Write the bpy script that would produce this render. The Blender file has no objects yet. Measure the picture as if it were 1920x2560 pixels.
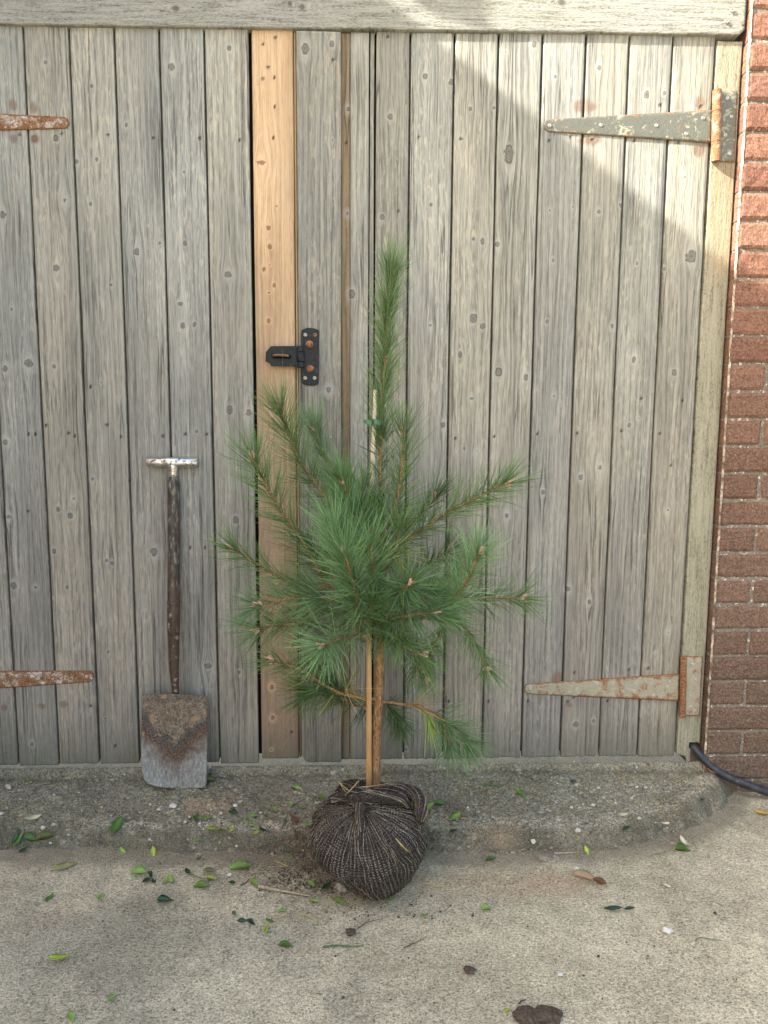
import bpy, math, random
import numpy as np
from mathutils import Vector, Matrix

random.seed(7)
RNG = np.random.default_rng(11)
R = math.radians
scene = bpy.context.scene
COL = scene.collection

# ------------------------------------------------------------------ camera
CAM = np.array([0.0, -2.12677, 1.00385])
PIT, YAW, ROL, FPX = -0.12713, 0.03648, 0.0063, 1923.0
_F = np.array([math.sin(YAW) * math.cos(PIT), math.cos(YAW) * math.cos(PIT), math.sin(PIT)])
_R = np.array([math.cos(YAW), -math.sin(YAW), 0.0])
_U = np.cross(_R, _F)
_R2 = _R * math.cos(ROL) + _U * math.sin(ROL)
_U2 = _U * math.cos(ROL) - _R * math.sin(ROL)
cam_d = bpy.data.cameras.new('camera')
cam_d.sensor_fit = 'VERTICAL'
cam_d.sensor_height = 36.0
cam_d.lens = FPX / 2560 * 36.0
cam_d.clip_start = 0.02
cam_d.clip_end = 2000
cam = bpy.data.objects.new('camera', cam_d)
COL.objects.link(cam)
cam.matrix_world = Matrix(((_R2[0], _U2[0], -_F[0], CAM[0]), (_R2[1], _U2[1], -_F[1], CAM[1]),
                           (_R2[2], _U2[2], -_F[2], CAM[2]), (0, 0, 0, 1)))
scene.camera = cam
S = 1920 / 1659.0


def ray(x, y):
    return _F + _R2 * (x * S - 960) / FPX + _U2 * (1280 - y * S) / FPX


def at(x, y, Y=0.0):
    """world point on the plane y=Y seen at photo position (x, y)"""
    d = ray(x, y)
    return CAM + d * ((Y - CAM[1]) / d[1])


def atz(x, y, z):
    d = ray(x, y)
    return CAM + d * ((z - CAM[2]) / d[2])


# ------------------------------------------------------------------ light
SUN = np.array([3.0, 1.0, -2.05])
SUN = SUN / np.linalg.norm(SUN)
sun_d = bpy.data.lights.new('sun', 'SUN')
sun_d.energy = 3.6
sun_d.angle = R(0.55)
sun_d.color = (1.0, 0.975, 0.965)
sun = bpy.data.objects.new('sun', sun_d)
COL.objects.link(sun)
sun.rotation_euler = Vector(SUN).to_track_quat('-Z', 'Y').to_euler()
world = bpy.data.worlds.new('World')
scene.world = world
world.use_nodes = True
wt = world.node_tree
wt.nodes.clear()
sky = wt.nodes.new('ShaderNodeTexSky')
sky.sky_type = 'NISHITA'
sky.sun_disc = False
sky.sun_elevation = math.asin(-SUN[2])
sky.sun_rotation = math.atan2(-SUN[0], -SUN[1])
sky.dust_density = 4.0
sky.air_density = 1.0
sky.ozone_density = 0.6
bg = wt.nodes.new('ShaderNodeBackground')
bg.inputs['Strength'].default_value = 0.15
wo = wt.nodes.new('ShaderNodeOutputWorld')
wt.links.new(sky.outputs[0], bg.inputs[0])
wt.links.new(bg.outputs[0], wo.inputs[0])
scene.view_settings.view_transform = 'Standard'
scene.view_settings.look = 'None'
scene.view_settings.gamma = 1
scene.view_settings.exposure = 2.34
scene.view_settings.use_white_balance = True
scene.view_settings.white_balance_temperature = 7250
scene.view_settings.white_balance_tint = 8


# ------------------------------------------------------------------ node helpers
class NT:
    def __init__(self, name, rough=0.8, metal=0.0, spec=0.3):
        self.m = bpy.data.materials.new(name)
        self.m.use_nodes = True
        self.t = self.m.node_tree
        self.t.nodes.clear()
        self.out = self.t.nodes.new('ShaderNodeOutputMaterial')
        self.b = self.t.nodes.new('ShaderNodeBsdfPrincipled')
        self.b.inputs['Roughness'].default_value = rough
        self.b.inputs['Metallic'].default_value = metal
        self.b.inputs['Specular IOR Level'].default_value = spec
        self.t.links.new(self.b.outputs[0], self.out.inputs[0])

    def set(self, sock, v):
        if isinstance(v, bpy.types.NodeSocket):
            self.t.links.new(v, sock)
        elif isinstance(v, (tuple, list)) and len(v) == 3 and sock.type == 'RGBA':
            sock.default_value = (*v, 1)
        else:
            sock.default_value = v

    def attr(self, name, out='Fac'):
        n = self.t.nodes.new('ShaderNodeAttribute')
        n.attribute_name = name
        return n.outputs[out]

    def obj(self):
        return self.t.nodes.new('ShaderNodeTexCoord').outputs['Object']

    def rand(self):
        return self.t.nodes.new('ShaderNodeObjectInfo').outputs['Random']

    def vmul(self, v, s, add=None):
        n = self.t.nodes.new('ShaderNodeMapping')
        self.set(n.inputs['Vector'], v)
        n.inputs['Scale'].default_value = s
        if add:
            n.inputs['Location'].default_value = add
        return n.outputs[0]

    def noise(self, v, scale=1.0, detail=3.0, rough=0.55, dist=0.0):
        n = self.t.nodes.new('ShaderNodeTexNoise')
        self.set(n.inputs['Vector'], v)
        n.inputs['Scale'].default_value = scale
        n.inputs['Detail'].default_value = detail
        n.inputs['Roughness'].default_value = rough
        n.inputs['Distortion'].default_value = dist
        return n.outputs['Fac']

    def vor(self, v, scale, feature='F1', out='Distance', rnd=1.0):
        n = self.t.nodes.new('ShaderNodeTexVoronoi')
        n.feature = feature
        self.set(n.inputs['Vector'], v)
        n.inputs['Scale'].default_value = scale
        n.inputs['Randomness'].default_value = rnd
        return n.outputs[out]

    def ramp(self, f, stops, interp='LINEAR'):
        n = self.t.nodes.new('ShaderNodeValToRGB')
        n.color_ramp.interpolation = interp
        e = n.color_ramp.elements
        while len(e) < len(stops):
            e.new(0.5)
        for i, (p, c) in enumerate(stops):
            e[i].position = p
            if isinstance(c, (int, float)):
                c = (c, c, c)
            e[i].color = (*c, 1)
        self.set(n.inputs[0], f)
        return n.outputs[0]

    def mix(self, f, a, b, mode='MIX'):
        n = self.t.nodes.new('ShaderNodeMix')
        n.data_type = 'RGBA'
        n.blend_type = mode
        n.clamp_result = False
        self.set(n.inputs['Factor'], f)
        self.set(n.inputs[6], a)
        self.set(n.inputs[7], b)
        return n.outputs[2]

    def math(self, op, a, b=0.0, clamp=False):
        n = self.t.nodes.new('ShaderNodeMath')
        n.operation = op
        n.use_clamp = clamp
        self.set(n.inputs[0], a)
        self.set(n.inputs[1], b)
        return n.outputs[0]

    def sep(self, v):
        n = self.t.nodes.new('ShaderNodeSeparateXYZ')
        self.set(n.inputs[0], v)
        return n.outputs

    def comb(self, x, y, z):
        n = self.t.nodes.new('ShaderNodeCombineXYZ')
        for i, q in enumerate((x, y, z)):
            self.set(n.inputs[i], q)
        return n.outputs[0]

    def gain(self, col, f):
        n = self.t.nodes.new('ShaderNodeVectorMath')
        n.operation = 'SCALE'
        self.set(n.inputs[0], col)
        self.set(n.inputs['Scale'], f)
        return n.outputs[0]

    def done(self, color=None, bump=None, dist=0.002, strength=1.0, rough=None, metal=None):
        if color is not None:
            self.set(self.b.inputs['Base Color'], color)
        if rough is not None:
            self.set(self.b.inputs['Roughness'], rough)
        if metal is not None:
            self.set(self.b.inputs['Metallic'], metal)
        if bump is not None:
            n = self.t.nodes.new('ShaderNodeBump')
            n.inputs['Distance'].default_value = dist
            n.inputs['Strength'].default_value = strength
            self.set(n.inputs['Height'], bump)
            self.t.links.new(n.outputs[0], self.b.inputs['Normal'])
        return self.m


# ------------------------------------------------------------------ mesh helpers
def mk(name, V, F, mat=None, parent=None, loc=None, smooth=False, **attrs):
    """V world coords (n,3); F list of tuples or (m,4) array. loc: world origin of the object's tree."""
    V = np.asarray(V, dtype=np.float32)
    me = bpy.data.meshes.new(name)
    if loc is None:
        loc = np.array(parent['_o']) if parent is not None else np.zeros(3)
    Vl = V - np.asarray(loc, dtype=np.float32)
    if isinstance(F, np.ndarray):
        m, k = F.shape
        me.vertices.add(len(Vl))
        me.vertices.foreach_set('co', Vl.ravel())
        me.loops.add(m * k)
        me.loops.foreach_set('vertex_index', F.astype(np.int32).ravel())
        me.polygons.add(m)
        me.polygons.foreach_set('loop_start', np.arange(0, m * k, k, dtype=np.int32))
        me.update(calc_edges=True)
    else:
        me.from_pydata(Vl.tolist(), [], [tuple(int(i) for i in f) for f in F])
        me.update()
    if smooth:
        me.polygons.foreach_set('use_smooth', np.ones(len(me.polygons), dtype=bool))
    for k, a in attrs.items():
        a = np.asarray(a, dtype=np.float32)
        if a.ndim == 1:
            at_ = me.attributes.new(k, 'FLOAT', 'POINT')
            at_.data.foreach_set('value', a)
        else:
            at_ = me.attributes.new(k, 'FLOAT_VECTOR', 'POINT')
            at_.data.foreach_set('vector', a.ravel())
    me.validate()
    if mat:
        me.materials.append(mat)
    o = bpy.data.objects.new(name, me)
    COL.objects.link(o)
    if parent is not None:
        o.parent = parent
    else:
        o.location = tuple(float(q) for q in loc)
    ORG[o.name] = tuple(float(q) for q in loc)
    o['_o'] = tuple(float(q) for q in loc)
    return o


ORG = {}


def empty(name, loc):
    o = bpy.data.objects.new(name, None)
    o.empty_display_size = 0.05
    COL.objects.link(o)
    o.location = tuple(float(q) for q in loc)
    o['_o'] = tuple(float(q) for q in loc)
    return o


def tag(o, label, cat, group=None, kind=None):
    o['label'] = label
    o['category'] = cat
    if group:
        o['group'] = group
    if kind:
        o['kind'] = kind
    return o


class MB:
    def __init__(s):
        s.V, s.F, s.A, s.n = [], [], {}, 0

    def add(s, V, F, **attrs):
        V = np.asarray(V, float)
        for f in F:
            s.F.append(tuple(int(i) + s.n for i in f))
        s.V.append(V)
        for k, a in attrs.items():
            s.A.setdefault(k, []).append(np.asarray(a, float))
        s.n += len(V)
        return s

    def build(s, name, mat, parent=None, loc=None, smooth=False):
        A = {k: np.concatenate(a) for k, a in s.A.items()}
        return mk(name, np.concatenate(s.V), s.F, mat, parent, loc, smooth, **A)


def box(x0, x1, y0, y1, z0, z1, b=0.0):
    """chamfered box"""
    if b <= 0:
        V = [(x, y, z) for z in (z0, z1) for y in (y0, y1) for x in (x0, x1)]
        F = [(0, 2, 3, 1), (4, 5, 7, 6), (0, 1, 5, 4), (2, 6, 7, 3), (0, 4, 6, 2), (1, 3, 7, 5)]
        return np.array(V), F
    V = []
    idx = {}
    for i, x in enumerate((x0, x1)):
        for j, y in enumerate((y0, y1)):
            for k, z in enumerate((z0, z1)):
                sx, sy, sz = (1 if i == 0 else -1), (1 if j == 0 else -1), (1 if k == 0 else -1)
                idx[i, j, k, 0] = len(V); V.append((x, y + sy * b, z + sz * b))
                idx[i, j, k, 1] = len(V); V.append((x + sx * b, y, z + sz * b))
                idx[i, j, k, 2] = len(V); V.append((x + sx * b, y + sy * b, z))
    F = []

    def face(a, keys):
        F.append(tuple(idx[k + (a,)] for k in keys))
    face(0, [(0, 0, 0), (0, 0, 1), (0, 1, 1), (0, 1, 0)]); face(0, [(1, 0, 0), (1, 1, 0), (1, 1, 1), (1, 0, 1)])
    face(1, [(0, 0, 0), (1, 0, 0), (1, 0, 1), (0, 0, 1)]); face(1, [(0, 1, 0), (0, 1, 1), (1, 1, 1), (1, 1, 0)])
    face(2, [(0, 0, 0), (0, 1, 0), (1, 1, 0), (1, 0, 0)]); face(2, [(0, 0, 1), (1, 0, 1), (1, 1, 1), (0, 1, 1)])
    for i in (0, 1):
        for j in (0, 1):
            F.append((idx[i, j, 0, 0], idx[i, j, 1, 0], idx[i, j, 1, 1], idx[i, j, 0, 1]))
            F.append((idx[i, 0, j, 0], idx[i, 1, j, 0], idx[i, 1, j, 2], idx[i, 0, j, 2]))
            F.append((idx[0, i, j, 1], idx[1, i, j, 1], idx[1, i, j, 2], idx[0, i, j, 2]))
            for k in (0, 1):
                F.append((idx[i, j, k, 0], idx[i, j, k, 1], idx[i, j, k, 2]))
    return np.array(V), F


def tube(P, rad, seg=10, cap=True, prof=None):
    P = np.asarray(P, float)
    n = len(P)
    rad = np.broadcast_to(np.asarray(rad, float), (n,))
    T = np.gradient(P, axis=0)
    T /= np.linalg.norm(T, axis=1)[:, None] + 1e-12
    ref = np.array([0.0, 0, 1]) if abs(T[0][2]) < 0.8 else np.array([0, 1.0, 0])
    N = np.cross(T[0], ref); N /= np.linalg.norm(N)
    V = []
    an = np.linspace(0, 2 * math.pi, seg, endpoint=False)
    for i in range(n):
        N = N - T[i] * (N @ T[i]); N /= np.linalg.norm(N)
        B = np.cross(T[i], N)
        V.append(P[i] + rad[i] * (np.cos(an)[:, None] * N + np.sin(an)[:, None] * B))
    V = np.concatenate(V)
    F = []
    for i in range(n - 1):
        for j in range(seg):
            k = (j + 1) % seg
            F.append((i * seg + j, i * seg + k, (i + 1) * seg + k, (i + 1) * seg + j))
    if cap:
        F.append(tuple(range(seg))[::-1])
        F.append(tuple(range((n - 1) * seg, n * seg)))
    return V, F


def spline(P, n):
    """Catmull-Rom resample"""
    P = np.asarray(P, float)
    Q = np.concatenate([[2 * P[0] - P[1]], P, [2 * P[-1] - P[-2]]])
    t = np.linspace(0, len(P) - 1, n)
    out = []
    for u in t:
        i = min(int(u), len(P) - 2); f = u - i
        a, b, c, d = Q[i], Q[i + 1], Q[i + 2], Q[i + 3]
        out.append(0.5 * (2 * b + (c - a) * f + (2 * a - 5 * b + 4 * c - d) * f * f + (3 * b - a - 3 * c + d) * f ** 3))
    return np.array(out)


def sphere(c, r, nu=12, nv=8, half=False, axis=None):
    c = np.asarray(c, float)
    V, F = [], []
    r = np.broadcast_to(np.asarray(r, float), (3,))
    for j in range(nv + 1):
        th = math.pi * j / nv
        for i in range(nu):
            ph = 2 * math.pi * i / nu
            V.append((math.sin(th) * math.cos(ph), math.sin(th) * math.sin(ph), math.cos(th)))
    V = np.array(V)
    if axis is not None:
        q = Vector((0, 0, 1)).rotation_difference(Vector(axis)).to_matrix()
        V = (V * r) @ np.array(q).T + c
    else:
        V = V * r + c
    for j in range(nv):
        for i in range(nu):
            k = (i + 1) % nu
            F.append((j * nu + i, (j + 1) * nu + i, (j + 1) * nu + k, j * nu + k))
    return V, F


def extrude(poly, y0, y1, b=0.0):
    """poly: list of (x,z) seen from the front (-y); front at y0, back at y1; small front bevel b"""
    poly = np.asarray(poly, float)
    n = len(poly)
    a = 0.5 * np.sum(poly[:, 0] * np.roll(poly[:, 1], -1) - np.roll(poly[:, 0], -1) * poly[:, 1])
    if a < 0:
        poly = poly[::-1]
    rings = []
    if b > 0:
        e1 = poly - np.roll(poly, 1, 0); e2 = np.roll(poly, -1, 0) - poly
        e1 /= np.linalg.norm(e1, axis=1)[:, None] + 1e-9; e2 /= np.linalg.norm(e2, axis=1)[:, None] + 1e-9
        nn = np.stack([-(e1[:, 1] + e2[:, 1]), e1[:, 0] + e2[:, 0]], 1)
        nn /= np.linalg.norm(nn, axis=1)[:, None] + 1e-9
        inn = poly + nn * b
        rings.append(np.stack([inn[:, 0], np.full(n, y0), inn[:, 1]], 1))
        rings.append(np.stack([poly[:, 0], np.full(n, y0 + b), poly[:, 1]], 1))
    else:
        rings.append(np.stack([poly[:, 0], np.full(n, y0), poly[:, 1]], 1))
    rings.append(np.stack([poly[:, 0], np.full(n, y1), poly[:, 1]], 1))
    V = np.concatenate(rings)
    F = [tuple(range(n))]
    for k in range(len(rings) - 1):
        for i in range(n):
            j = (i + 1) % n
            F.append((k * n + i, (k + 1) * n + i, (k + 1) * n + j, k * n + j))
    F.append(tuple(range((len(rings) - 1) * n, len(rings) * n))[::-1])
    return V, F


def grid_faces(nr, nc):
    i = np.arange(nr - 1)[:, None] * nc + np.arange(nc - 1)[None, :]
    return np.stack([i, i + 1, i + nc + 1, i + nc], -1).reshape(-1, 4)


_PERM = RNG.random((257, 257))


def vnoise(x, y):
    x = np.asarray(x, float); y = np.asarray(y, float)
    xi = np.floor(x).astype(int); yi = np.floor(y).astype(int)
    fx = x - xi; fy = y - yi
    fx = fx * fx * (3 - 2 * fx); fy = fy * fy * (3 - 2 * fy)
    a = _PERM[xi % 257, yi % 257]; b = _PERM[(xi + 1) % 257, yi % 257]
    c = _PERM[xi % 257, (yi + 1) % 257]; d = _PERM[(xi + 1) % 257, (yi + 1) % 257]
    return (a * (1 - fx) + b * fx) * (1 - fy) + (c * (1 - fx) + d * fx) * fy


def fbm(x, y, oct=4):
    s, a, t = 0.0, 1.0, 0.0
    for o in range(oct):
        s = s + a * vnoise(x * 2 ** o + 17.3 * o, y * 2 ** o + 5.1 * o); t += a; a *= 0.5
    return s / t


def sstep(a, b, x):
    t = np.clip((x - a) / (b - a), 0, 1)
    return t * t * (3 - 2 * t)


# ------------------------------------------------------------------ materials
def simple(name, c, rough=0.5, metal=0.0, spec=0.5, var=0.25, scale=120, bump=0.0):
    n = NT(name, rough=rough, metal=metal, spec=spec)
    b = n.noise(n.obj(), scale, 4, 0.6)
    col = n.ramp(b, [(0.3, tuple(q * (1 - var) for q in c)), (0.7, tuple(min(1, q * (1 + var)) for q in c))])
    return n.done(col, b if bump else None, bump or 0.001)


def wood_mat(name, dark, mid, lite, tan, low=None, lowmix=0.5, hscale=1.0, crack=1.0, tanamt=0.5, knots=((0.06, 0.054, 0.047), (0.15, 0.142, 0.125), (0.37, 0.37, 0.345))):
    """weathered softwood. attributes: gc=(warped across, along, seed) in metres, kd = knot distance / radius, hole"""
    n = NT(name, rough=0.85, spec=0.2)
    gc = n.attr('gc', 'Vector')
    u, v, sd = n.sep(gc)
    sx = n.math('MULTIPLY', sd, 31.7)
    p1 = n.comb(n.math('ADD', n.math('MULTIPLY', u, 270 * hscale), sx), n.math('MULTIPLY', v, 2.4), sx)
    p2 = n.comb(n.math('ADD', n.math('MULTIPLY', u, 400 * hscale), sx), n.math('MULTIPLY', v, 22), sx)
    p3 = n.comb(n.math('ADD', n.math('MULTIPLY', u, 14), sx), n.math('MULTIPLY', v, 1.6), sx)
    p4 = n.comb(n.math('ADD', n.math('MULTIPLY', u, 60 * hscale), sx), n.math('MULTIPLY', v, 1.3), sx)
    p5 = n.comb(n.math('ADD', n.math('MULTIPLY', u, 210 * hscale), sx), n.math('MULTIPLY', v, 34), sx)
    A = n.noise(p1, 1, 4, 0.62, 0.1)
    B = n.noise(p2, 1, 3, 0.6)
    Cn = n.noise(p3, 1, 4, 0.6, 0.3)
    # growth rings : bent by slow noise so that cathedrals appear
    ring = n.math('SINE', n.math('MULTIPLY', n.math('ADD', n.math('MULTIPLY', u, 62 * hscale), n.math('MULTIPLY', n.noise(p3, 0.55, 1, 0.4), 3.5)), 6.283))
    grain = n.math('ADD', n.math('MULTIPLY', A, 0.5), n.math('ADD', n.math('MULTIPLY', B, 0.43), n.math('MULTIPLY', ring, 0.028)))
    col = n.ramp(grain, [(0.31, dark), (0.425, mid), (0.505, lite), (0.65, tuple(min(1, c * 1.34) for c in lite))])
    fleck = n.math('MULTIPLY', n.ramp(n.noise(p5, 1, 2, 0.5), [(0.54, 0), (0.63, 1)]), n.ramp(Cn, [(0.42, 0), (0.58, 1)]))
    col = n.mix(n.math('MULTIPLY', fleck, 0.5), col, tan)
    tone = n.ramp(n.noise(n.vmul(gc, (9, 2.2, 31.7)), 1, 3, 0.55, 0.4), [(0.35, 0), (0.65, 1)])
    col = n.mix(n.math('MULTIPLY', tone, 0.30 * tanamt), col, tan)
    # per board tone
    bt = n.math('FRACT', n.math('MULTIPLY', sd, 7.77))
    col = n.gain(col, n.math('ADD', 0.84, n.math('MULTIPLY', bt, 0.30)))
    col = n.mix(0.75, col, n.ramp(Cn, [(0.30, 0.74), (0.5, 1.0), (0.68, 1.22)]), 'MULTIPLY')
    hue = n.math('FRACT', n.math('MULTIPLY', sd, 5.31))
    col = n.mix(0.38, col, n.ramp(hue, [(0.0, (0.94, 1.0, 1.06)), (0.5, (1.0, 1.0, 0.97)), (1.0, (1.08, 1.01, 0.88))]), 'MULTIPLY')
    col = n.mix(n.ramp(n.noise(n.vmul(gc, (6, 1.7, 23.1)), 1, 3, 0.55, 0.5), [(0.52, 0), (0.66, 0.3)]), col, n.mix(1.0, col, (0.93, 1.0, 1.08), 'MULTIPLY'))
    if low is not None:
        z = n.math('SUBTRACT', 1.0, n.math('DIVIDE', v, 1.55), True)
        col = n.mix(n.math('MULTIPLY', z, lowmix), col, low, 'MULTIPLY')
        damp = n.math('MULTIPLY', n.math('SUBTRACT', 1.0, n.math('DIVIDE', v, n.math('ADD', 0.05, n.math('MULTIPLY', Cn, 0.16))), True), 0.6)
        col = n.mix(damp, col, (0.10, 0.105, 0.075))
    # drying cracks along the grain
    ck = n.math('ABSOLUTE', n.math('SUBTRACT', n.noise(p4, 1, 2, 0.5, 0.15), 0.5))
    ckm = n.math('MULTIPLY', n.ramp(ck, [(0.0, 1), (0.022, 0)]), n.ramp(n.noise(n.vmul(gc, (17, 2.6, 13.1)), 1, 2, 0.5), [(0.5, 0), (0.62, 1)]))
    col = n.mix(n.math('MULTIPLY', ckm, 0.7 * crack), col, tuple(c * 0.35 for c in dark))
    # knots
    kd = n.attr('kd')
    iso = n.noise(n.vmul(gc, (95, 80, 9)), 1, 3, 0.6, 0.6)
    kdn = n.math('ADD', n.math('ADD', kd, n.math('MULTIPLY', n.math('SUBTRACT', iso, 0.5), 1.1)), n.math('ADD', n.math('MULTIPLY', n.math('SUBTRACT', B, 0.5), 0.7), n.math('MULTIPLY', n.math('SUBTRACT', A, 0.5), 0.7)))
    kcol = n.ramp(n.math('DIVIDE', kdn, 2.0), [(0.0, knots[0]), (0.14, knots[1]), (0.28, tuple(c * 1.15 for c in knots[1])), (0.38, knots[0]), (0.48, knots[2]), (0.8, tuple(c * 1.08 for c in knots[2]))])
    km = n.ramp(n.math('DIVIDE', kdn, 2.0), [(0.25, 0.9), (0.42, 0.66), (0.54, 0.36), (1.0, 0.0)])
    col = n.mix(km, col, kcol)
    st = n.attr('stain')
    col = n.mix(n.math('MULTIPLY', st, 0.7), col, (0.16, 0.085, 0.05))
    hole = n.attr('hole')
    col = n.mix(hole, col, (0.015, 0.012, 0.01))
    h = n.math('ADD', n.math('MULTIPLY', grain, 1.0), n.math('MULTIPLY', n.math('MULTIPLY', ckm, crack), -0.8))
    h = n.math('ADD', h, n.math('MULTIPLY', hole, -1.0))
    return n.done(col, h, 0.0032, 0.9)


M = {}
M['grey_wood'] = wood_mat('weathered_wood', (0.095, 0.094, 0.084), (0.205, 0.207, 0.189), (0.278, 0.284, 0.263), (0.44, 0.40, 0.315),
                          low=(0.84, 0.72, 0.66), lowmix=0.75)
M['tongue'] = simple('dark_tongue_wood', (0.085, 0.077, 0.064), 0.95, 0, 0.05, 0.4, 90)  # tongues coloured darker to deepen the shade in the board gaps
M['new_wood'] = wood_mat('fresh_wood', (0.33, 0.205, 0.115), (0.44, 0.29, 0.17), (0.52, 0.36, 0.22), (0.56, 0.42, 0.28),
                         low=(0.44, 0.43, 0.50), lowmix=1.0, crack=0.15, tanamt=0.9, hscale=1.15,
                         knots=((0.12, 0.055, 0.03), (0.24, 0.125, 0.07), (0.62, 0.42, 0.27)))
M['brown_wood'] = wood_mat('stained_wood', (0.13, 0.085, 0.05), (0.21, 0.15, 0.095), (0.26, 0.20, 0.135), (0.34, 0.23, 0.12),
                           low=(0.8, 0.75, 0.72), lowmix=0.5)


def sawn_mat(name, dark, mid, lite, horizontal):
    """rough sawn, treated timber: short torn ridges across the grain"""
    n = NT(name, rough=0.9, spec=0.15)
    gc = n.attr('gc', 'Vector')
    u, v, sd = n.sep(gc)
    sx = n.math('MULTIPLY', sd, 31.7)
    p1 = n.comb(n.math('MULTIPLY', u, 150), n.math('MULTIPLY', v, 9), sx)
    p2 = n.comb(n.math('MULTIPLY', u, 330), n.math('MULTIPLY', v, 110), sx)
    p3 = n.comb(n.math('MULTIPLY', u, 16), n.math('MULTIPLY', v, 2.0), sx)
    A = n.noise(p1, 1, 4, 0.6, 0.3)
    B = n.noise(p2, 1, 3, 0.65, 0.8)
    g = n.math('ADD', n.math('MULTIPLY', A, 0.5), n.math('MULTIPLY', B, 0.5))
    col = n.ramp(g, [(0.37, dark), (0.46, mid), (0.57, lite)])
    t = n.ramp(n.noise(p3, 1, 3, 0.5, 0.4), [(0.35, 0), (0.65, 1)])
    col = n.mix(n.math('MULTIPLY', t, 0.35), col, n.mix(0.35, col, (0.27, 0.28, 0.17)))
    kd = n.attr('kd')
    km = n.ramp(n.math('DIVIDE', n.math('ADD', kd, n.math('MULTIPLY', n.math('SUBTRACT', B, 0.5), 0.6)), 2.0), [(0.42, 0.85), (0.5, 0.3), (0.8, 0.0)])
    col = n.mix(km, col, (0.10, 0.09, 0.075))
    st = n.attr('stain')
    col = n.mix(n.math('MULTIPLY', st, 0.26), col, (0.40, 0.21, 0.10))
    return n.done(col, g, 0.005, 1.0)


M['beam'] = sawn_mat('sawn_grey_timber', (0.105, 0.105, 0.094), (0.235, 0.236, 0.216), (0.335, 0.338, 0.31), True)
M['post'] = sawn_mat('sawn_green_timber', (0.135, 0.125, 0.088), (0.255, 0.238, 0.175), (0.345, 0.325, 0.25), False)


def rust_mat(name, metal_col, pale, rust_amt, pale_amt):
    n = NT(name, rough=0.55, metal=0.0, spec=0.5)
    p = n.obj()
    a = n.noise(p, 38, 5, 0.62, 0.4)
    b = n.noise(p, 190, 4, 0.6)
    c = n.noise(p, 34, 4, 0.65, 1.0)
    ed = n.attr('edge')
    col = n.ramp(b, [(0.3, tuple(q * 0.7 for q in metal_col)), (0.6, metal_col)])
    pm = n.ramp(c, [(0.64 - pale_amt, 0), (0.70 - pale_amt, 1)])
    col = n.mix(n.math('MULTIPLY', pm, 0.75), col, pale)
    f = n.math('ADD', n.math('ADD', n.math('MULTIPLY', a, 0.55), n.math('MULTIPLY', b, 0.45)), n.math('MULTIPLY', ed, 0.16))
    rm = n.ramp(f, [(0.66 - rust_amt, 0), (0.72 - rust_amt, 1)])
    rc = n.ramp(b, [(0.35, (0.085, 0.036, 0.019)), (0.5, (0.205, 0.09, 0.04)), (0.66, (0.35, 0.175, 0.08))])
    col = n.mix(rm, col, rc)
    rough = n.math('ADD', 0.42, n.math('MULTIPLY', rm, 0.45))
    return n.done(col, n.math('ADD', n.math('MULTIPLY', rm, 0.5), b), 0.0012, 0.7, rough=rough)


M['hinge_grey'] = rust_mat('galvanised_steel', (0.12, 0.124, 0.10), (0.34, 0.33, 0.235), 0.045, 0.075)
M['hinge_mid'] = rust_mat('rusting_steel', (0.33, 0.305, 0.225), (0.40, 0.37, 0.29), 0.13, 0.05)
M['hinge_rust'] = rust_mat('rusty_steel', (0.42, 0.36, 0.29), (0.6, 0.56, 0.5), 0.21, 0.14)
M['knuckle'] = rust_mat('rusty_pin', (0.42, 0.35, 0.24), (0.5, 0.45, 0.32), 0.18, 0.1)
M['rust'] = rust_mat('rusted_iron', (0.16, 0.08, 0.045), (0.2, 0.1, 0.06), 0.22, 0.0)


M['screw'] = simple('zinc_screw', (0.42, 0.41, 0.37), 0.35, 0.7)
M['screw_dark'] = simple('screw_recess', (0.03, 0.03, 0.03), 0.6)
M['black_iron'] = None
n = NT('black_japanned_iron', rough=0.5, spec=0.22)
b_ = n.noise(n.obj(), 90, 5, 0.65)
col = n.ramp(b_, [(0.35, (0.010, 0.012, 0.014)), (0.6, (0.020, 0.024, 0.028)), (0.74, (0.07, 0.068, 0.06))])
M['black_iron'] = n.done(col, n.noise(n.obj(), 400, 3), 0.0006, 0.6, rough=n.ramp(b_, [(0.3, 0.42), (0.7, 0.65)]))
M['dark_void'] = simple('dark_interior', (0.012, 0.012, 0.010), 0.95, 0, 0.0)  # near-black colour standing in for shade in gaps and the hasp slot

# bricks
n = NT('red_brick', rough=0.92, spec=0.15)
p = n.obj()
sd = n.attr('seed')
a = n.noise(p, 60, 4, 0.6); b = n.noise(p, 420, 3, 0.7)
vv = n.vmul(p, (260, 260, 60))
dr = n.noise(vv, 1, 3, 0.6, 0.6)
base = n.ramp(sd, [(0.0, (0.24, 0.118, 0.084)), (0.4, (0.30, 0.155, 0.108)), (0.75, (0.34, 0.185, 0.13)), (1.0, (0.27, 0.145, 0.108))])
col = n.mix(n.ramp(b, [(0.35, 0.6), (0.56, 0.0)]), base, n.gain(base, 0.45))
col = n.mix(n.ramp(dr, [(0.52, 0), (0.62, 0.5)]), col, n.gain(base, 0.35))
soot = n.ramp(n.sep(p)[2], [(0.0, 1), (0.0, 1)])
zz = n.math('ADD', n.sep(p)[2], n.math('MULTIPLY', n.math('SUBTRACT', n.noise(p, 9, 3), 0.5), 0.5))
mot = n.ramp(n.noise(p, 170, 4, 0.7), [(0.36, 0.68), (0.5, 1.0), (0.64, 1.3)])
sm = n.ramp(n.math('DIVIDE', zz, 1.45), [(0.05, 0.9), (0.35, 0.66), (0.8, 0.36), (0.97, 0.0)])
col = n.mix(sm, col, n.mix(0.7, (0.135, 0.098, 0.074), mot, 'MULTIPLY'))
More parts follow.
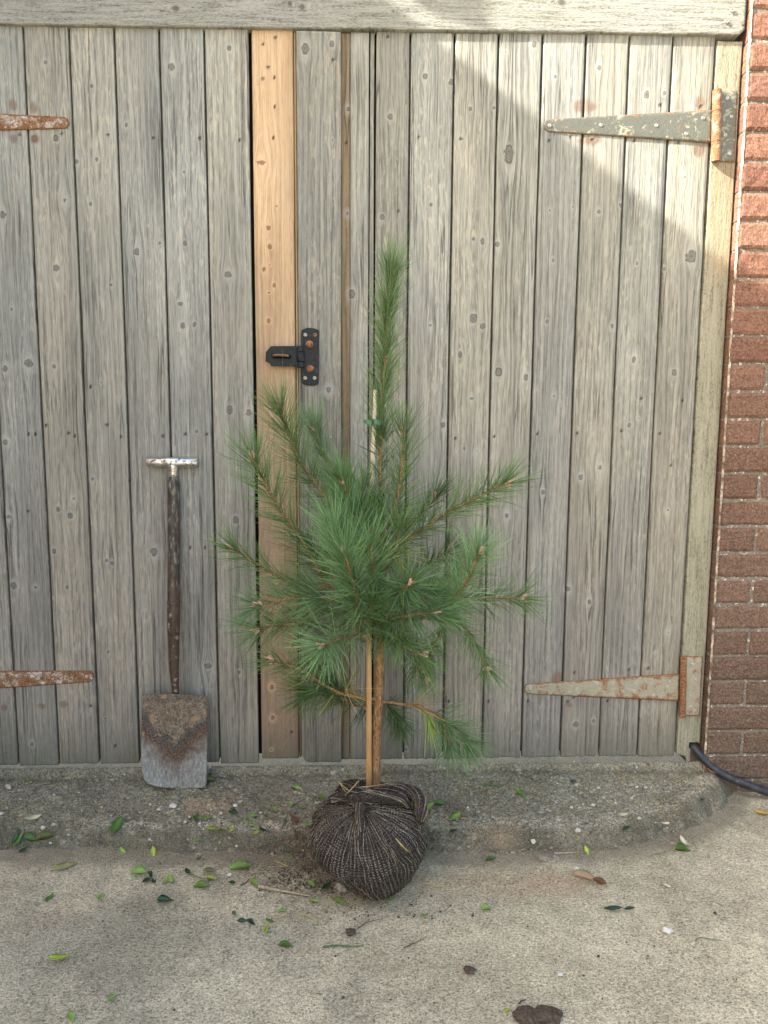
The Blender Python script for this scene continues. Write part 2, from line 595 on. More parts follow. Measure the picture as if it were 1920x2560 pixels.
ckb = n.math('ABSOLUTE', n.math('SUBTRACT', n.noise(n.vmul(p, (28, 28, 95)), 1, 4, 0.65, 0.5), 0.5))
col = n.mix(n.ramp(ckb, [(0.0, 0.8), (0.02, 0.0)]), col, n.gain(col, 0.25))
col = n.mix(0.8, col, mot, 'MULTIPLY')
eff = n.ramp(n.noise(p, 150, 3, 0.6), [(0.64, 0), (0.70, 0.6)])
col = n.mix(eff, col, (0.36, 0.32, 0.27))
M['brick'] = n.done(col, n.math('ADD', n.math('MULTIPLY', b, 0.6), n.math('MULTIPLY', dr, 0.7)), 0.0045, 1.0)

n = NT('lime_mortar', rough=0.95, spec=0.1)
p = n.obj()
b = n.noise(p, 230, 4, 0.65)
w = n.noise(p, 110, 3, 0.6)
col = n.ramp(b, [(0.3, (0.10, 0.088, 0.07)), (0.55, (0.22, 0.195, 0.16))])
col = n.mix(n.ramp(w, [(0.58, 0), (0.66, 1)]), col, (0.60, 0.56, 0.48))
M['mortar'] = n.done(col, b, 0.004, 1.0)
n = NT('white_masonry_paint', rough=0.9, spec=0.1)
p = n.obj(); b = n.noise(p, 48, 5, 0.65)
M['white_paint'] = n.done(n.ramp(b, [(0.40, (0.14, 0.10, 0.08)), (0.52, (0.34, 0.29, 0.24)), (0.66, (0.60, 0.56, 0.49))]), b, 0.003, 1.0)

# ground
def concrete(name, base_lo, base_hi, grit, kind):
    n = NT(name, rough=0.95, spec=0.12)
    p = n.obj()
    fine = n.noise(p, 330, 2, 0.6)
    mid = n.noise(n.vmul(p, (1.0, 1.25, 1.0)), 165, 3, 0.65, 0.6)
    big = n.noise(p, 4.2, 5, 0.62, 0.6)
    blot = n.noise(p, 26, 4, 0.6)
    col = n.ramp(big, [(0.32, base_lo), (0.62, base_hi)])
    col = n.mix(0.6, col, n.ramp(blot, [(0.32, 0.72), (0.66, 1.2)]), 'MULTIPLY')
    g = n.math('ADD', n.math('MULTIPLY', fine, 0.45), n.math('MULTIPLY', mid, 0.55))
    sp = n.ramp(g, [(0.39, 0.18), (0.47, 0.86), (0.53, 1.10), (0.62, 1.75)])
    col = n.mix(grit, col, sp, 'MULTIPLY')
    wp = n.t.nodes.new('ShaderNodeVectorMath')
    wp.operation = 'MULTIPLY_ADD'
    nv = n.t.nodes.new('ShaderNodeTexNoise')
    n.set(nv.inputs['Vector'], p)
    nv.inputs['Scale'].default_value = 70
    nv.inputs['Detail'].default_value = 3
    n.set(wp.inputs[0], nv.outputs['Color']); wp.inputs[1].default_value = (0.011, 0.011, 0.011); n.set(wp.inputs[2], p)
    q = wp.outputs[0]
    if kind == 'ramp':
        # exposed aggregate: broken chips of several sizes, thin in places
        clump = n.ramp(n.noise(p, 7, 3, 0.6), [(0.38, 0.35), (0.6, 1.0)])
        for sc, th, amt, st in ((52, 0.82, 0.9, (1, 1.5, 1)), (95, 0.72, 0.85, (1, 1.7, 1)), (170, 0.66, 0.7, (1, 1.3, 1))):
            qq = n.vmul(q, st)
            vc = n.vor(qq, sc, out='Color')
            vd = n.vor(qq, sc)
            pick = n.ramp(n.sep(vc)[0], [(th, 0), (th + 0.02, 1)])
            sh = n.ramp(n.math('ADD', vd, n.math('MULTIPLY', n.math('SUBTRACT', fine, 0.5), 0.5)), [(0.32, 1), (0.42, 0)])
            stone = n.ramp(n.sep(vc)[1], [(0.0, (0.27, 0.245, 0.185)), (0.45, (0.40, 0.365, 0.28)), (0.8, (0.54, 0.50, 0.41)), (1.0, (0.78, 0.74, 0.66))])
            col = n.mix(n.math('MULTIPLY', n.math('MULTIPLY', n.math('MULTIPLY', pick, sh), clump), amt), col, stone)
        moss = n.ramp(n.noise(p, 13, 5, 0.65), [(0.46, 0), (0.64, 1)])
        col = n.mix(n.math('MULTIPLY', moss, 0.4), col, n.mix(1.0, (0.55, 0.52, 0.30), sp, 'MULTIPLY'), 'MULTIPLY')
    else:
        dk = n.ramp(n.noise(q, 120, 2, 0.5), [(0.66, 0), (0.70, 1)])
        col = n.mix(n.math('MULTIPLY', dk, 0.5), col, (0.12, 0.10, 0.075))
        lt = n.ramp(n.noise(n.vmul(q, (1, 1.4, 1), (3, 5, 1)), 150, 2, 0.5), [(0.60, 0), (0.66, 1)])
        col = n.mix(n.math('MULTIPLY', lt, 0.55), col, (0.74, 0.67, 0.50))
    col = n.mix(n.math('MULTIPLY', n.attr('worn'), n.ramp(mid, [(0.42, 0.1), (0.58, 0.8)])), col, n.mix(0.7, (0.46, 0.41, 0.32), sp, 'MULTIPLY'))
    dm = n.math('MULTIPLY', n.attr('dirt'), n.ramp(mid, [(0.38, 0.35), (0.55, 1.0)]))  # dirt, plus painted shade along the lip and the sill
    col = n.mix(n.math('MULTIPLY', dm, 0.85), col, n.mix(n.ramp(fine, [(0.4, 0), (0.6, 1)]), (0.06, 0.052, 0.038), (0.15, 0.128, 0.09)))
    col = n.mix(n.math('MULTIPLY', n.attr('soil'), n.ramp(g, [(0.42, 1), (0.58, 0.25)])), col, (0.095, 0.055, 0.036))
    col = n.mix(n.math('MULTIPLY', n.attr('sand'), 0.5), col, n.mix(0.8, (0.50, 0.345, 0.215), sp, 'MULTIPLY'))
    col = n.mix(n.math('MULTIPLY', n.attr('grey'), 0.5), col, n.mix(0.8, (0.225, 0.205, 0.16), sp, 'MULTIPLY'))
    return n.done(col, n.math('ADD', g, n.math('MULTIPLY', blot, 0.6)), 0.009, 1.0)


M['ground'] = concrete('gritty_concrete', (0.415, 0.358, 0.245), (0.565, 0.49, 0.345), 0.72, 'ground')
M['ramp'] = concrete('aggregate_concrete', (0.195, 0.175, 0.124), (0.295, 0.268, 0.195), 0.85, 'ramp')

# plants
n = NT('pine_needle_green', rough=0.42, spec=0.4)
c = n.attr('tint', 'Vector')
n.set(n.b.inputs['Base Color'], c)
tr = n.t.nodes.new('ShaderNodeBsdfTranslucent')
n.set(tr.inputs[0], c)
ms = n.t.nodes.new('ShaderNodeMixShader')
ms.inputs[0].default_value = 0.22
n.t.links.new(n.b.outputs[0], ms.inputs[1]); n.t.links.new(tr.outputs[0], ms.inputs[2])
n.t.links.new(ms.outputs[0], n.out.inputs[0])
M['needle'] = n.m

n = NT('pine_bark', rough=0.85, spec=0.2)
p = n.obj()
b = n.noise(n.vmul(p, (260, 260, 70)), 1, 4, 0.65, 0.7)
c = n.noise(n.vmul(p, (90, 90, 25)), 1, 4, 0.6, 0.6)
col = n.ramp(b, [(0.34, (0.085, 0.045, 0.022)), (0.48, (0.27, 0.15, 0.07)), (0.64, (0.43, 0.27, 0.135))])
col = n.mix(n.ramp(c, [(0.45, 0), (0.62, 0.55)]), col, (0.20, 0.105, 0.05))
M['bark'] = n.done(col, b, 0.004, 1.0)
n = NT('young_pine_bark', rough=0.7, spec=0.25)
p = n.obj()
b = n.noise(p, 420, 3, 0.6)
col = n.ramp(b, [(0.36, (0.10, 0.062, 0.025)), (0.52, (0.24, 0.145, 0.055)), (0.66, (0.46, 0.36, 0.22))])
M['twig'] = n.done(col, b, 0.002, 1.0)
M['bud'] = simple('pine_bud', (0.52, 0.33, 0.24), 0.7, 0, 0.3, 0.4, 500, 0.001)
n = NT('bamboo', rough=0.45, spec=0.4)
p = n.obj(); z = n.sep(p)[2]
b = n.noise(n.vmul(p, (500, 500, 14)), 1, 4, 0.6)
zf = n.math('ADD', n.math('DIVIDE', z, 0.78), n.math('MULTIPLY', n.math('SUBTRACT', n.noise(p, 12, 2), 0.5), 0.15))
col = n.ramp(zf, [(0.0, (0.42, 0.23, 0.09)), (0.3, (0.50, 0.30, 0.13)), (0.72, (0.55, 0.38, 0.2)), (0.86, (0.70, 0.62, 0.46))])
col = n.mix(n.ramp(b, [(0.35, 0.5), (0.55, 0)]), col, n.gain(col, 0.55))
M['bamboo'] = n.done(col, b, 0.0006, 0.6)
M['tie'] = simple('green_tie', (0.05, 0.16, 0.085), 0.4, 0, 0.5)

# hessian / net
n = NT('black_net', rough=0.9, spec=0.1)
pt = n.attr('pt', 'Vector')
ph, th, _z = n.sep(pt)
b = n.noise(n.obj(), 300, 4, 0.65)
wv = n.noise(n.obj(), 30, 3, 0.5)
cross = n.math('SINE', n.math('MULTIPLY', n.math('ADD', th, n.math('MULTIPLY', wv, 0.12)), 2 * math.pi * 20))
warp = n.math('SINE', n.math('MULTIPLY', n.math('ADD', ph, n.math('MULTIPLY', wv, 0.05)), 84))
weave = n.math('MULTIPLY', n.math('MULTIPLY', n.ramp(cross, [(0.2, 0), (0.8, 1)]), n.ramp(warp, [(0.0, 0), (0.7, 1)])), _z)
col = n.ramp(b, [(0.38, (0.016, 0.014, 0.013)), (0.54, (0.046, 0.039, 0.034)), (0.68, (0.13, 0.105, 0.083))])
col = n.mix(n.math('MULTIPLY', weave, n.ramp(n.noise(n.obj(), 14, 3), [(0.40, 0.05), (0.60, 0.85)])), col, (0.33, 0.28, 0.23))
col = n.mix(n.math('MULTIPLY', n.attr('dirt'), n.ramp(b, [(0.4, 0.2), (0.6, 0.8)])), col, (0.10, 0.062, 0.04))
M['net'] = n.done(col, n.math('ADD', b, n.math('MULTIPLY', cross, 0.25)), 0.003, 1.0)
n = NT('jute_strand', rough=0.9, spec=0.1)
b = n.noise(n.obj(), 260, 3, 0.6); c = n.noise(n.obj(), 24, 2, 0.5)
col = n.ramp(b, [(0.30, (0.06, 0.05, 0.042)), (0.5, (0.23, 0.195, 0.15)), (0.66, (0.42, 0.365, 0.285))])
col = n.mix(n.ramp(c, [(0.4, 0.7), (0.58, 0)]), col, (0.085, 0.062, 0.046))
M['strand'] = n.done(col)

# spade
n = NT('worn_blade_steel', rough=0.6, spec=0.4)
p = n.obj()
gb = n.attr('bl', 'Vector')          # (x -1..1, height 0..1)
bx, bh, _q = n.sep(gb)
a = n.noise(p, 26, 5, 0.62, 0.5); b = n.noise(p, 240, 4, 0.65); st = n.noise(n.vmul(p, (200, 200, 70)), 1, 5, 0.7, 0.5)
steel = n.ramp(st, [(0.34, (0.13, 0.125, 0.115)), (0.5, (0.235, 0.23, 0.215)), (0.66, (0.39, 0.385, 0.36))])
mud = n.ramp(b, [(0.36, (0.085, 0.066, 0.048)), (0.5, (0.20, 0.16, 0.118)), (0.64, (0.34, 0.285, 0.21))])
rust = n.ramp(b, [(0.36, (0.045, 0.028, 0.021)), (0.52, (0.105, 0.064, 0.047)), (0.66, (0.24, 0.155, 0.10))])
darkm = n.ramp(b, [(0.36, (0.035, 0.033, 0.03)), (0.62, (0.11, 0.10, 0.088))])
ab = n.math('ABSOLUTE', bx)
yy = n.math('ADD', bh, n.math('MULTIPLY', n.math('SUBTRACT', a, 0.5), 0.45))
vv = n.math('SUBTRACT', yy, n.math('MULTIPLY', ab, 0.30))        # V-shaped bands
col = n.ramp(n.math('ADD', vv, n.math('MULTIPLY', n.math('SUBTRACT', b, 0.5), 0.22)),
             [(0.0, 0.0), (0.08, 0.12), (0.16, 0.4), (0.30, 1), (1, 1)])
edge = col
low = n.mix(edge, steel, rust)
band = n.ramp(vv, [(0.36, 0), (0.42, 1), (0.46, 1), (0.52, 0)])
low = n.mix(n.math('MULTIPLY', band, 0.8), low, darkm)
mudm = n.ramp(vv, [(0.46, 0), (0.54, 1)])
top = n.mix(n.ramp(n.noise(p, 60, 3), [(0.4, 0), (0.6, 0.6)]), mud, rust)
col = n.mix(mudm, low, top)
topb = n.ramp(n.math('ADD', bh, n.math('MULTIPLY', a, 0.12)), [(0.96, 0), (1.04, 0.45)])
col = n.mix(topb, col, darkm)
patch = n.ramp(n.noise(p, 45, 3, 0.5), [(0.62, 0), (0.68, 1)])
col = n.mix(n.math('MULTIPLY', patch, n.ramp(bh, [(0.2, 0), (0.3, 0.7)])), col, (0.33, 0.225, 0.135))
M['blade'] = n.done(col, b, 0.0016, 0.8, rough=n.ramp(edge, [(0, 0.42), (1, 0.85)]))
n = NT('worn_dark_shaft', rough=0.35, spec=0.5)
p = n.obj()
a = n.noise(n.vmul(p, (140, 140, 40)), 1, 5, 0.65); b = n.noise(p, 320, 4, 0.6); c = n.noise(n.vmul(p, (40, 40, 9)), 1, 3)
col = n.ramp(a, [(0.36, (0.016, 0.016, 0.015)), (0.5, (0.035, 0.032, 0.027)), (0.6, (0.15, 0.125, 0.09)), (0.7, (0.32, 0.30, 0.25))])
col = n.mix(n.ramp(c, [(0.45, 0), (0.6, 0.75)]), col, n.ramp(b, [(0.35, (0.035, 0.017, 0.011)), (0.65, (0.085, 0.045, 0.03))]))
M['shaft'] = n.done(col, a, 0.0012, 0.6, rough=n.ramp(b, [(0.3, 0.25), (0.7, 0.6)]))
n = NT('brown_socket_iron', rough=0.38, spec=0.5)
p = n.obj()
b = n.noise(p, 260, 4, 0.65); c = n.noise(p, 70, 4, 0.6)
col = n.ramp(b, [(0.35, (0.028, 0.016, 0.011)), (0.6, (0.072, 0.042, 0.030)), (0.72, (0.16, 0.12, 0.09))])
col = n.mix(n.ramp(c, [(0.60, 0), (0.64, 0.7)]), col, (0.30, 0.27, 0.21))
M['socket'] = n.done(col, b, 0.001, 0.6)
n = NT('bare_handle_metal', rough=0.2, metal=0.9, spec=0.5)
p = n.obj()
b = n.noise(n.vmul(p, (60, 260, 260)), 1, 4, 0.65); c = n.noise(p, 130, 4, 0.6)
sp = n.ramp(c, [(0.56, 0), (0.62, 1)])
M['tee'] = n.done(n.mix(sp, n.ramp(b, [(0.35, (0.42, 0.40, 0.36)), (0.6, (0.72, 0.70, 0.66))]), (0.05, 0.035, 0.025)), b, 0.0012, 0.6,
                  rough=n.ramp(sp, [(0, 0.3), (1, 0.7)]), metal=n.ramp(sp, [(0, 0.9), (1, 0)]))
n = NT('black_rubber', rough=0.45, spec=0.45)
p = n.obj()
b = n.noise(n.vmul(p, (60, 60, 60)), 1, 5, 0.65)
M['rubber'] = n.done(n.ramp(b, [(0.4, (0.016, 0.018, 0.021)), (0.6, (0.035, 0.039, 0.044)), (0.72, (0.13, 0.13, 0.125))]), b, 0.0006, 0.5)


def leaf_mat(name, c, rough=0.4, trans=0.2, rib=(1.5, 1.4, 1.5)):
    n = NT(name, rough=rough, spec=0.4)
    b = n.noise(n.obj(), 90, 3, 0.6)
    col = n.ramp(b, [(0.3, tuple(q * 0.72 for q in c)), (0.7, tuple(min(1, q * 1.25) for q in c))])
    col = n.mix(n.attr('rib'), col, tuple(min(1, q * r) for q, r in zip(c, rib)))
    col = n.gain(col, n.math('ADD', 0.8, n.math('MULTIPLY', n.rand(), 0.4)))
    n.set(n.b.inputs['Base Color'], col)
    tr = n.t.nodes.new('ShaderNodeBsdfTranslucent')
    n.set(tr.inputs[0], col)
    ms = n.t.nodes.new('ShaderNodeMixShader')
    ms.inputs[0].default_value = trans
    n.t.links.new(n.b.outputs[0], ms.inputs[1]); n.t.links.new(tr.outputs[0], ms.inputs[2])
    n.t.links.new(ms.outputs[0], n.out.inputs[0])
    return n.m


LM = {'g': leaf_mat('leaf_green', (0.085, 0.19, 0.035)), 'l': leaf_mat('leaf_light_green', (0.21, 0.34, 0.075)),
      'y': leaf_mat('leaf_lime', (0.36, 0.45, 0.06)), 'd': leaf_mat('leaf_dark_green', (0.022, 0.06, 0.028), 0.3),
      'c': leaf_mat('leaf_cream', (0.68, 0.64, 0.42), 0.6), 'o': leaf_mat('leaf_olive', (0.15, 0.17, 0.05)),
      'b': leaf_mat('leaf_brown', (0.16, 0.085, 0.04), 0.7, 0.1), 't': leaf_mat('leaf_tan', (0.36, 0.25, 0.15), 0.7, 0.1),
      'w': leaf_mat('leaf_yellow', (0.55, 0.36, 0.07), 0.6), 'q': leaf_mat('leaf_dry_green', (0.34, 0.34, 0.13), 0.6)}
exec_order = 1

# ================================================================== THE SETTING
Z0 = -0.095                                    # driveway level

LIP = np.array([(-3.2, -0.315), (-1.4, -0.305), (-0.888, -0.300), (-0.43, -0.312), (-0.15, -0.328), (0.27, -0.330), (0.445, -0.334),
                (0.62, -0.328), (0.73, -0.303), (0.83, -0.265), (0.93, -0.215), (1.01, -0.155), (1.075, -0.085), (1.12, -0.01), (1.16, 0.10)])
LIP = np.concatenate([LIP[:1], spline(LIP[1:], 60)])


def lip_sd(x, y):
    """signed distance behind the foot of the ramp's front edge (positive = on the ramp)"""
    x = np.asarray(x, float); y = np.asarray(y, float)
    best = np.full(x.shape, 9.0); sg = np.ones(x.shape)
    for a, b in zip(LIP[:-1], LIP[1:]):
        d = b - a
        t = np.clip(((x - a[0]) * d[0] + (y - a[1]) * d[1]) / (d @ d), 0, 1)
        ex, ey = x - a[0] - t * d[0], y - a[1] - t * d[1]
        q = np.hypot(ex, ey)
        s = np.where(d[0] * (y - a[1]) - d[1] * (x - a[0]) > 0, 1.0, -1.0)
        sg = np.where(q < best, s, sg); best = np.minimum(best, q)
    return best * sg


def ramp_top(x, y):
    return -0.030 - 0.024 * np.clip((-y - 0.012) / 0.27, 0, 1.3) + 0.004 * np.sin(x * 3.1 + 0.6)


def surf(x, y):
    """visible ground height, without the grit"""
    x = np.asarray(x, float); y = np.asarray(y, float)
    sd = lip_sd(x, y)
    s = sstep(-0.012, 0.055, sd)
    z = Z0 + (ramp_top(x, y) - Z0) * s
    return np.maximum(z, Z0)


def on_ground(px, py):
    d = ray(px, py)
    z = -0.06
    for i in range(8):
        p = atz(px, py, z)
        z = 0.35 * z + 0.65 * float(surf(p[0], p[1]))
    return atz(px, py, z)


def on_ground_many(px, py):
    px = np.asarray(px, float)[:, None]; py = np.asarray(py, float)[:, None]
    d = _F + _R2 * (px * S - 960) / FPX + _U2 * (1280 - py * S) / FPX
    z = np.full(len(px), -0.06)
    for i in range(14):
        P = CAM + d * ((z - CAM[2]) / d[:, 2])[:, None]
        z = 0.4 * z + 0.6 * surf(P[:, 0], P[:, 1])
    return CAM + d * ((z - CAM[2]) / d[:, 2])[:, None]


# driveway: one sheet out to the horizon, fine in the middle
def axis(lo, hi, step, far):
    a = np.arange(lo, hi + step / 2, step)
    return np.concatenate([[-far, -far / 5, -far / 20, lo - 1.2], a, [hi + 1.2, far / 20, far / 5, far]])


gx = axis(-1.35, 1.55, 0.008, 300.0); gy = axis(-1.35, 0.15, 0.008, 300.0)
GX, GY = np.meshgrid(gx, gy)
x, y = GX.ravel(), GY.ravel()
near = (np.abs(x) < 2) & (np.abs(y) < 2)
sd = np.where(near, lip_sd(np.clip(x, -3, 3), np.clip(y, -3, 1)), -9)
z = Z0 + np.where(near, 0.010 * (fbm(x * 3, y * 3, 3) - 0.5) + 0.0035 * (fbm(x * 45, y * 45, 3) - 0.5) + 0.010 * sstep(-0.07, 0.0, sd) * fbm(x * 9, y * 9), 0)
nz = fbm(x * 16 + 3, y * 16, 4); nz2 = fbm(x * 5 + 9, y * 5, 4)
B = on_ground(645, 1880); Cc = on_ground(700, 1915)
dsoil = np.hypot((x - B[0]) / 1.25, (y - B[1]))
soil = sstep(0.17, 0.03, dsoil + 0.16 * (nz - 0.5)) * 0.9
bs = on_ground(1010, 1905); bs2 = on_ground(1190, 1910); bs3 = on_ground(90, 1990)
sand = sstep(0.20, 0.03, np.hypot((x - bs[0]) / 1.5, (y - bs[1]) / 0.5) + 0.22 * (nz2 - 0.5)) * 0.9 + sstep(0.15, 0.02, np.hypot((x - bs2[0]), (y - bs2[1]) / 0.45) + 0.2 * (nz2 - 0.5)) * 0.6 + 0.6 * sstep(0.14, 0.02, np.hypot((x - bs3[0]), (y - bs3[1]) / 0.5) + 0.2 * (nz2 - 0.5))
dirt = sstep(-0.065, -0.022, sd + 0.05 * (nz - 0.5)) * np.where(near, 1, 0) * 0.75  # grime and the shadow line under the lip, painted as one dark band
grey = sstep(0.45, 0.62, nz2) * sstep(0.7, -0.6, x) * 0.8 + 0.5 * sstep(-0.45, -0.2, y)
ground = mk('ground', np.stack([x, y, z], 1), grid_faces(len(gy), len(gx)), M['ground'], smooth=True,
            soil=soil, sand=sand, dirt=dirt, grey=grey)
ground['kind'] = 'structure'

rx = np.arange(-1.5, 1.19, 0.0035); ry = np.arange(-0.40, 0.0, 0.0035)
GX, GY = np.meshgrid(rx, ry)
x, y = GX.ravel(), GY.ravel()
sdw = lip_sd(x, y) + (0.030 + 0.045 * sstep(0.45, 0.8, x)) * (fbm(x * 11, y * 11, 4) - 0.5) + 0.016 * (fbm(x * 55, y * 55, 3) - 0.5)
s = np.clip((sdw + 0.012) / 0.064, 0, 1); s = s * s * (3 - 2 * s) * 0.6 + s * 0.4
zt = ramp_top(x, y) + 0.009 * (fbm(x * 6, y * 6 + 4, 3) - 0.5) + 0.011 * (fbm(x * 42, y * 42, 3) - 0.5)
agg = fbm(x * 95, y * 95, 2); zt = zt + 0.005 * sstep(0.55, 0.72, agg)
z = (Z0 - 0.022) + (zt - (Z0 - 0.022)) * s + 0.008 * (fbm(x * 75 + 9, y * 75, 3) - 0.5) * (1 - s) * 2
# worn sill along the foot of the gates
yst = -0.017 + 0.012 * (fbm(x * 9, x * 0 + 2.2, 3) - 0.5)
st = sstep(0.0, 0.007, y - yst)
z = np.where(y > -0.04, z * (1 - st) + (-0.008 + 0.006 * (fbm(x * 30, y * 60, 3) - 0.5)) * st, z)
crk = np.abs(x - (-0.418 + 0.012 * (fbm(y * 40, y * 0 + 3.3, 3) - 0.5)))
z = z - 0.010 * sstep(0.005, 0.001, crk) * (y > -0.05)
foot = sstep(-0.035, -0.004, y - yst) * (1 - st)  # strip below the sill: its shadow line goes into the colour with the dirt
nz = fbm(x * 20, y * 20, 4)
bandf = (1 - sstep(0.040, 0.066, sdw)) * (0.55 + 0.45 * sstep(0.35, 0.6, nz))  # dark front of the lip: shade and dirt both put into the colour
dirt = np.clip(0.65 * foot * sstep(0.3, 0.6, nz) + 0.9 * bandf, 0, 1)
B2 = on_ground(650, 1850)
soil = sstep(0.15, 0.02, np.hypot((x - B2[0]) / 1.2, y - B2[1]) + 0.14 * (nz - 0.5)) * 0.8
q = on_ground(455, 1740); q2 = on_ground(1085, 1810)
sand = 0.8 * sstep(0.10, 0.02, np.hypot((x - q[0]), (y - q[1]) / 0.6) + 0.12 * (nz - 0.5)) + 0.75 * sstep(0.07, 0.015, np.hypot((x - q2[0]) / 1.2, (y - q2[1]) / 0.7) + 0.08 * (nz - 0.5))
grey = sstep(0.5, 0.2, x) * 0 + 0.0 * x
ramp_o = mk('concrete_ramp', np.stack([x, y, z], 1), grid_faces(len(ry), len(rx)), M['ramp'], smooth=True, soil=soil, sand=sand, dirt=dirt, grey=st * 0.5, worn=sstep(0.040, 0.062, sdw) * sstep(0.11, 0.07, sdw) * sstep(0.3, 0.55, fbm(x * 13 + 4, y * 30, 3)))
ramp_o['kind'] = 'structure'

# ------------------------------------------------------------------ boards
KN = []      # knots (x, z, r, stretch) on the plane y = 0


def knots_from(lst, ox, oy):
    for t in lst:
        zx, zy, r = t[:3]
        p = at(ox + zx / 2.0, oy + zy / 2.0, 0.0)
        KN.append((p[0], p[2], r * 0.5 * 0.00127 * 0.9, t[3] if len(t) > 3 else 1.25))


knots_from([(197, 270, 14), (397, 372, 13), (742, 290, 20), (990, 207, 14), (418, 690, 14), (330, 695, 14), (282, 868, 24), (195, 917, 7), (392, 883, 15),
            (460, 910, 10), (795, 742, 14), (592, 1085, 22), (800, 1052, 12), (245, 1160, 20), (480, 1232, 13), (985, 1185, 26, 0.9), (790, 1408, 16), (840, 1405, 16), (780, 1312, 20, 0.8),
            (52, 1335, 13), (378, 1076, 6), (12, 930, 22), (545, 540, 14), (1320, 222, 26, 1.6), (1435, 200, 16), (150, 600, 18), (242, 597, 18), (1437, 615, 10),
            (690, 1050, 14), (1130, 702, 34, 0.75), (1195, 890, 10), (1160, 985, 14), (1165, 1065, 12), (1140, 1162, 14), (1166, 1143, 10), (1184, 1232, 13), (1162, 1265, 12), (1160, 1385, 13),
            (1520, 1270, 24), (1500, 922, 20), (1505, 470, 20), (1650, 940, 16), (45, 70, 10)], 0, 0)
knots_from([(178, 330, 17), (290, 355, 16), (28, 503, 19), (540, 668, 30, 2.0), (648, 192, 18), (527, 225, 8), (930, 292, 15), (740, 330, 13), (1135, 410, 17), (1210, 402, 13), (1262, 335, 12),
            (1300, 762, 15), (927, 915, 15), (815, 895, 10), (715, 910, 10), (730, 1125, 12), (1093, 1137, 12), (1328, 1107, 34), (1212, 1162, 10), (203, 885, 12), (490, 1057, 17), (425, 1042, 18), (385, 1032, 18), (385, 1375, 24),
            (425, 1410, 16), (200, 1407, 16), (703, 1390, 12), (985, 1410, 18), (372, 472, 13), (475, 465, 10), (1023, 890, 12)], 829.5, 0)
knots_from([(25, 105, 22), (125, 85, 28), (235, 97, 13), (437, 165, 12), (993, 285, 22), (1075, 297, 25), (25, 425, 20), (320, 668, 18), (252, 713, 15), (305, 742, 18), (40, 745, 20), (235, 895, 16),
            (60, 1043, 20), (155, 1050, 19), (290, 1050, 12), (665, 900, 26), (460, 935, 12), (485, 948, 12), (1018, 760, 20), (850, 378, 12), (900, 1390, 32, 0.8), (1033, 1418, 15), (468, 1330, 10), (270, 1145, 8), (400, 585, 14),
            (1420, 200, 24)], 0, 743)
knots_from([(495, 120, 34), (612, 145, 18), (377, 235, 16), (1080, 68, 18), (1255, 125, 20), (735, 225, 12), (347, 452, 10), (400, 465, 12), (255, 348, 18), (1058, 352, 17), (1100, 322, 10), (932, 535, 24), (850, 577, 18),
            (685, 640, 20), (530, 740, 26), (1227, 718, 12), (887, 1112, 18), (795, 1060, 20), (685, 1160, 10), (1228, 1245, 18), (1168, 1335, 10), (330, 45, 14)], 829.5, 743)
knots_from([(140, 275, 14), (455, 165, 13, 0.8), (565, 200, 8)], 0, 1469)
knots_from([(828, 190, 18), (905, 175, 12), (95, 300, 14)], 829.5, 1469)
knots_from([(110, 830, 24), (268, 905, 22), (272, 1050, 20)], 270 * 1 + 197, 1080 - 0)  # below: replaced by exact values
KN = KN[:-3]
for px, py, r in ((522, 1295, 10), (587, 1484, 10), (589, 1551, 9), (586, 1619, 5)):
    p = at(px, py); KN.append((p[0], p[2], r * 0.00115, 1.2))
HOLES = []
for ox, oy, L in ((829.5, 743, [(308, 408), (475, 400), (662, 388), (835, 385), (1027, 375), (1192, 387), (1112, 235), (1290, 245), (822, 1418), (1058, 1408), (1143, 1402), (1240, 525)]),
                  (0, 743, [(124, 390), (152, 390), (297, 385), (323, 398), (522, 400), (703, 398), (800, 390), (893, 390), (390, 185), (200, 352), (122, 722), (560, 590), (885, 880), (822, 880), (460, 350)]),
                  (829.5, 0, [(150, 592), (332, 600), (713, 608), (805, 593), (900, 605), (1083, 608), (1270, 615), (1195, 455), (1370, 460), (18, 157), (62, 912)]),
                  (0, 0, [(85, 582), (268, 578), (465, 582), (662, 595), (862, 597), (1035, 605), (1495, 615), (1440, 270), (1135, 190), (1188, 162), (1158, 290), (1135, 340), (1185, 335), (1187, 460), (1180, 595)]),
                  (829.5, 1469, [(280, 92), (450, 92), (622, 90), (965, 92), (820, 75), (793, 92)]), (0, 1469, [(393, 110), (498, 285), (1260, 225)])):
    for zx, zy in L:
        p = at(ox + zx / 2, oy + zy / 2); HOLES.append((p[0], p[2]))
STAINS = []
for px, py, rx_, ry_ in ((28, 228, 0.012, 0.014), (30, 300, 0.012, 0.014), (72, 232, 0.014, 0.018), (75, 300, 0.016, 0.014), (1258, 230, 0.030, 0.020), (1275, 232, 0.020, 0.012), (1270, 305, 0.032, 0.012), (1290, 302, 0.014, 0.010), (1512, 222, 0.016, 0.022), (1512, 325, 0.02, 0.016),
                         (1205, 1470, 0.018, 0.030), (1225, 1478, 0.014, 0.012), (1228, 1522, 0.012, 0.008), (138, 1522, 0.014, 0.014), (90, 1525, 0.012, 0.01), (10, 1528, 0.01, 0.012)):
    p = at(px, py); STAINS.append((p[0], p[2], rx_, ry_))


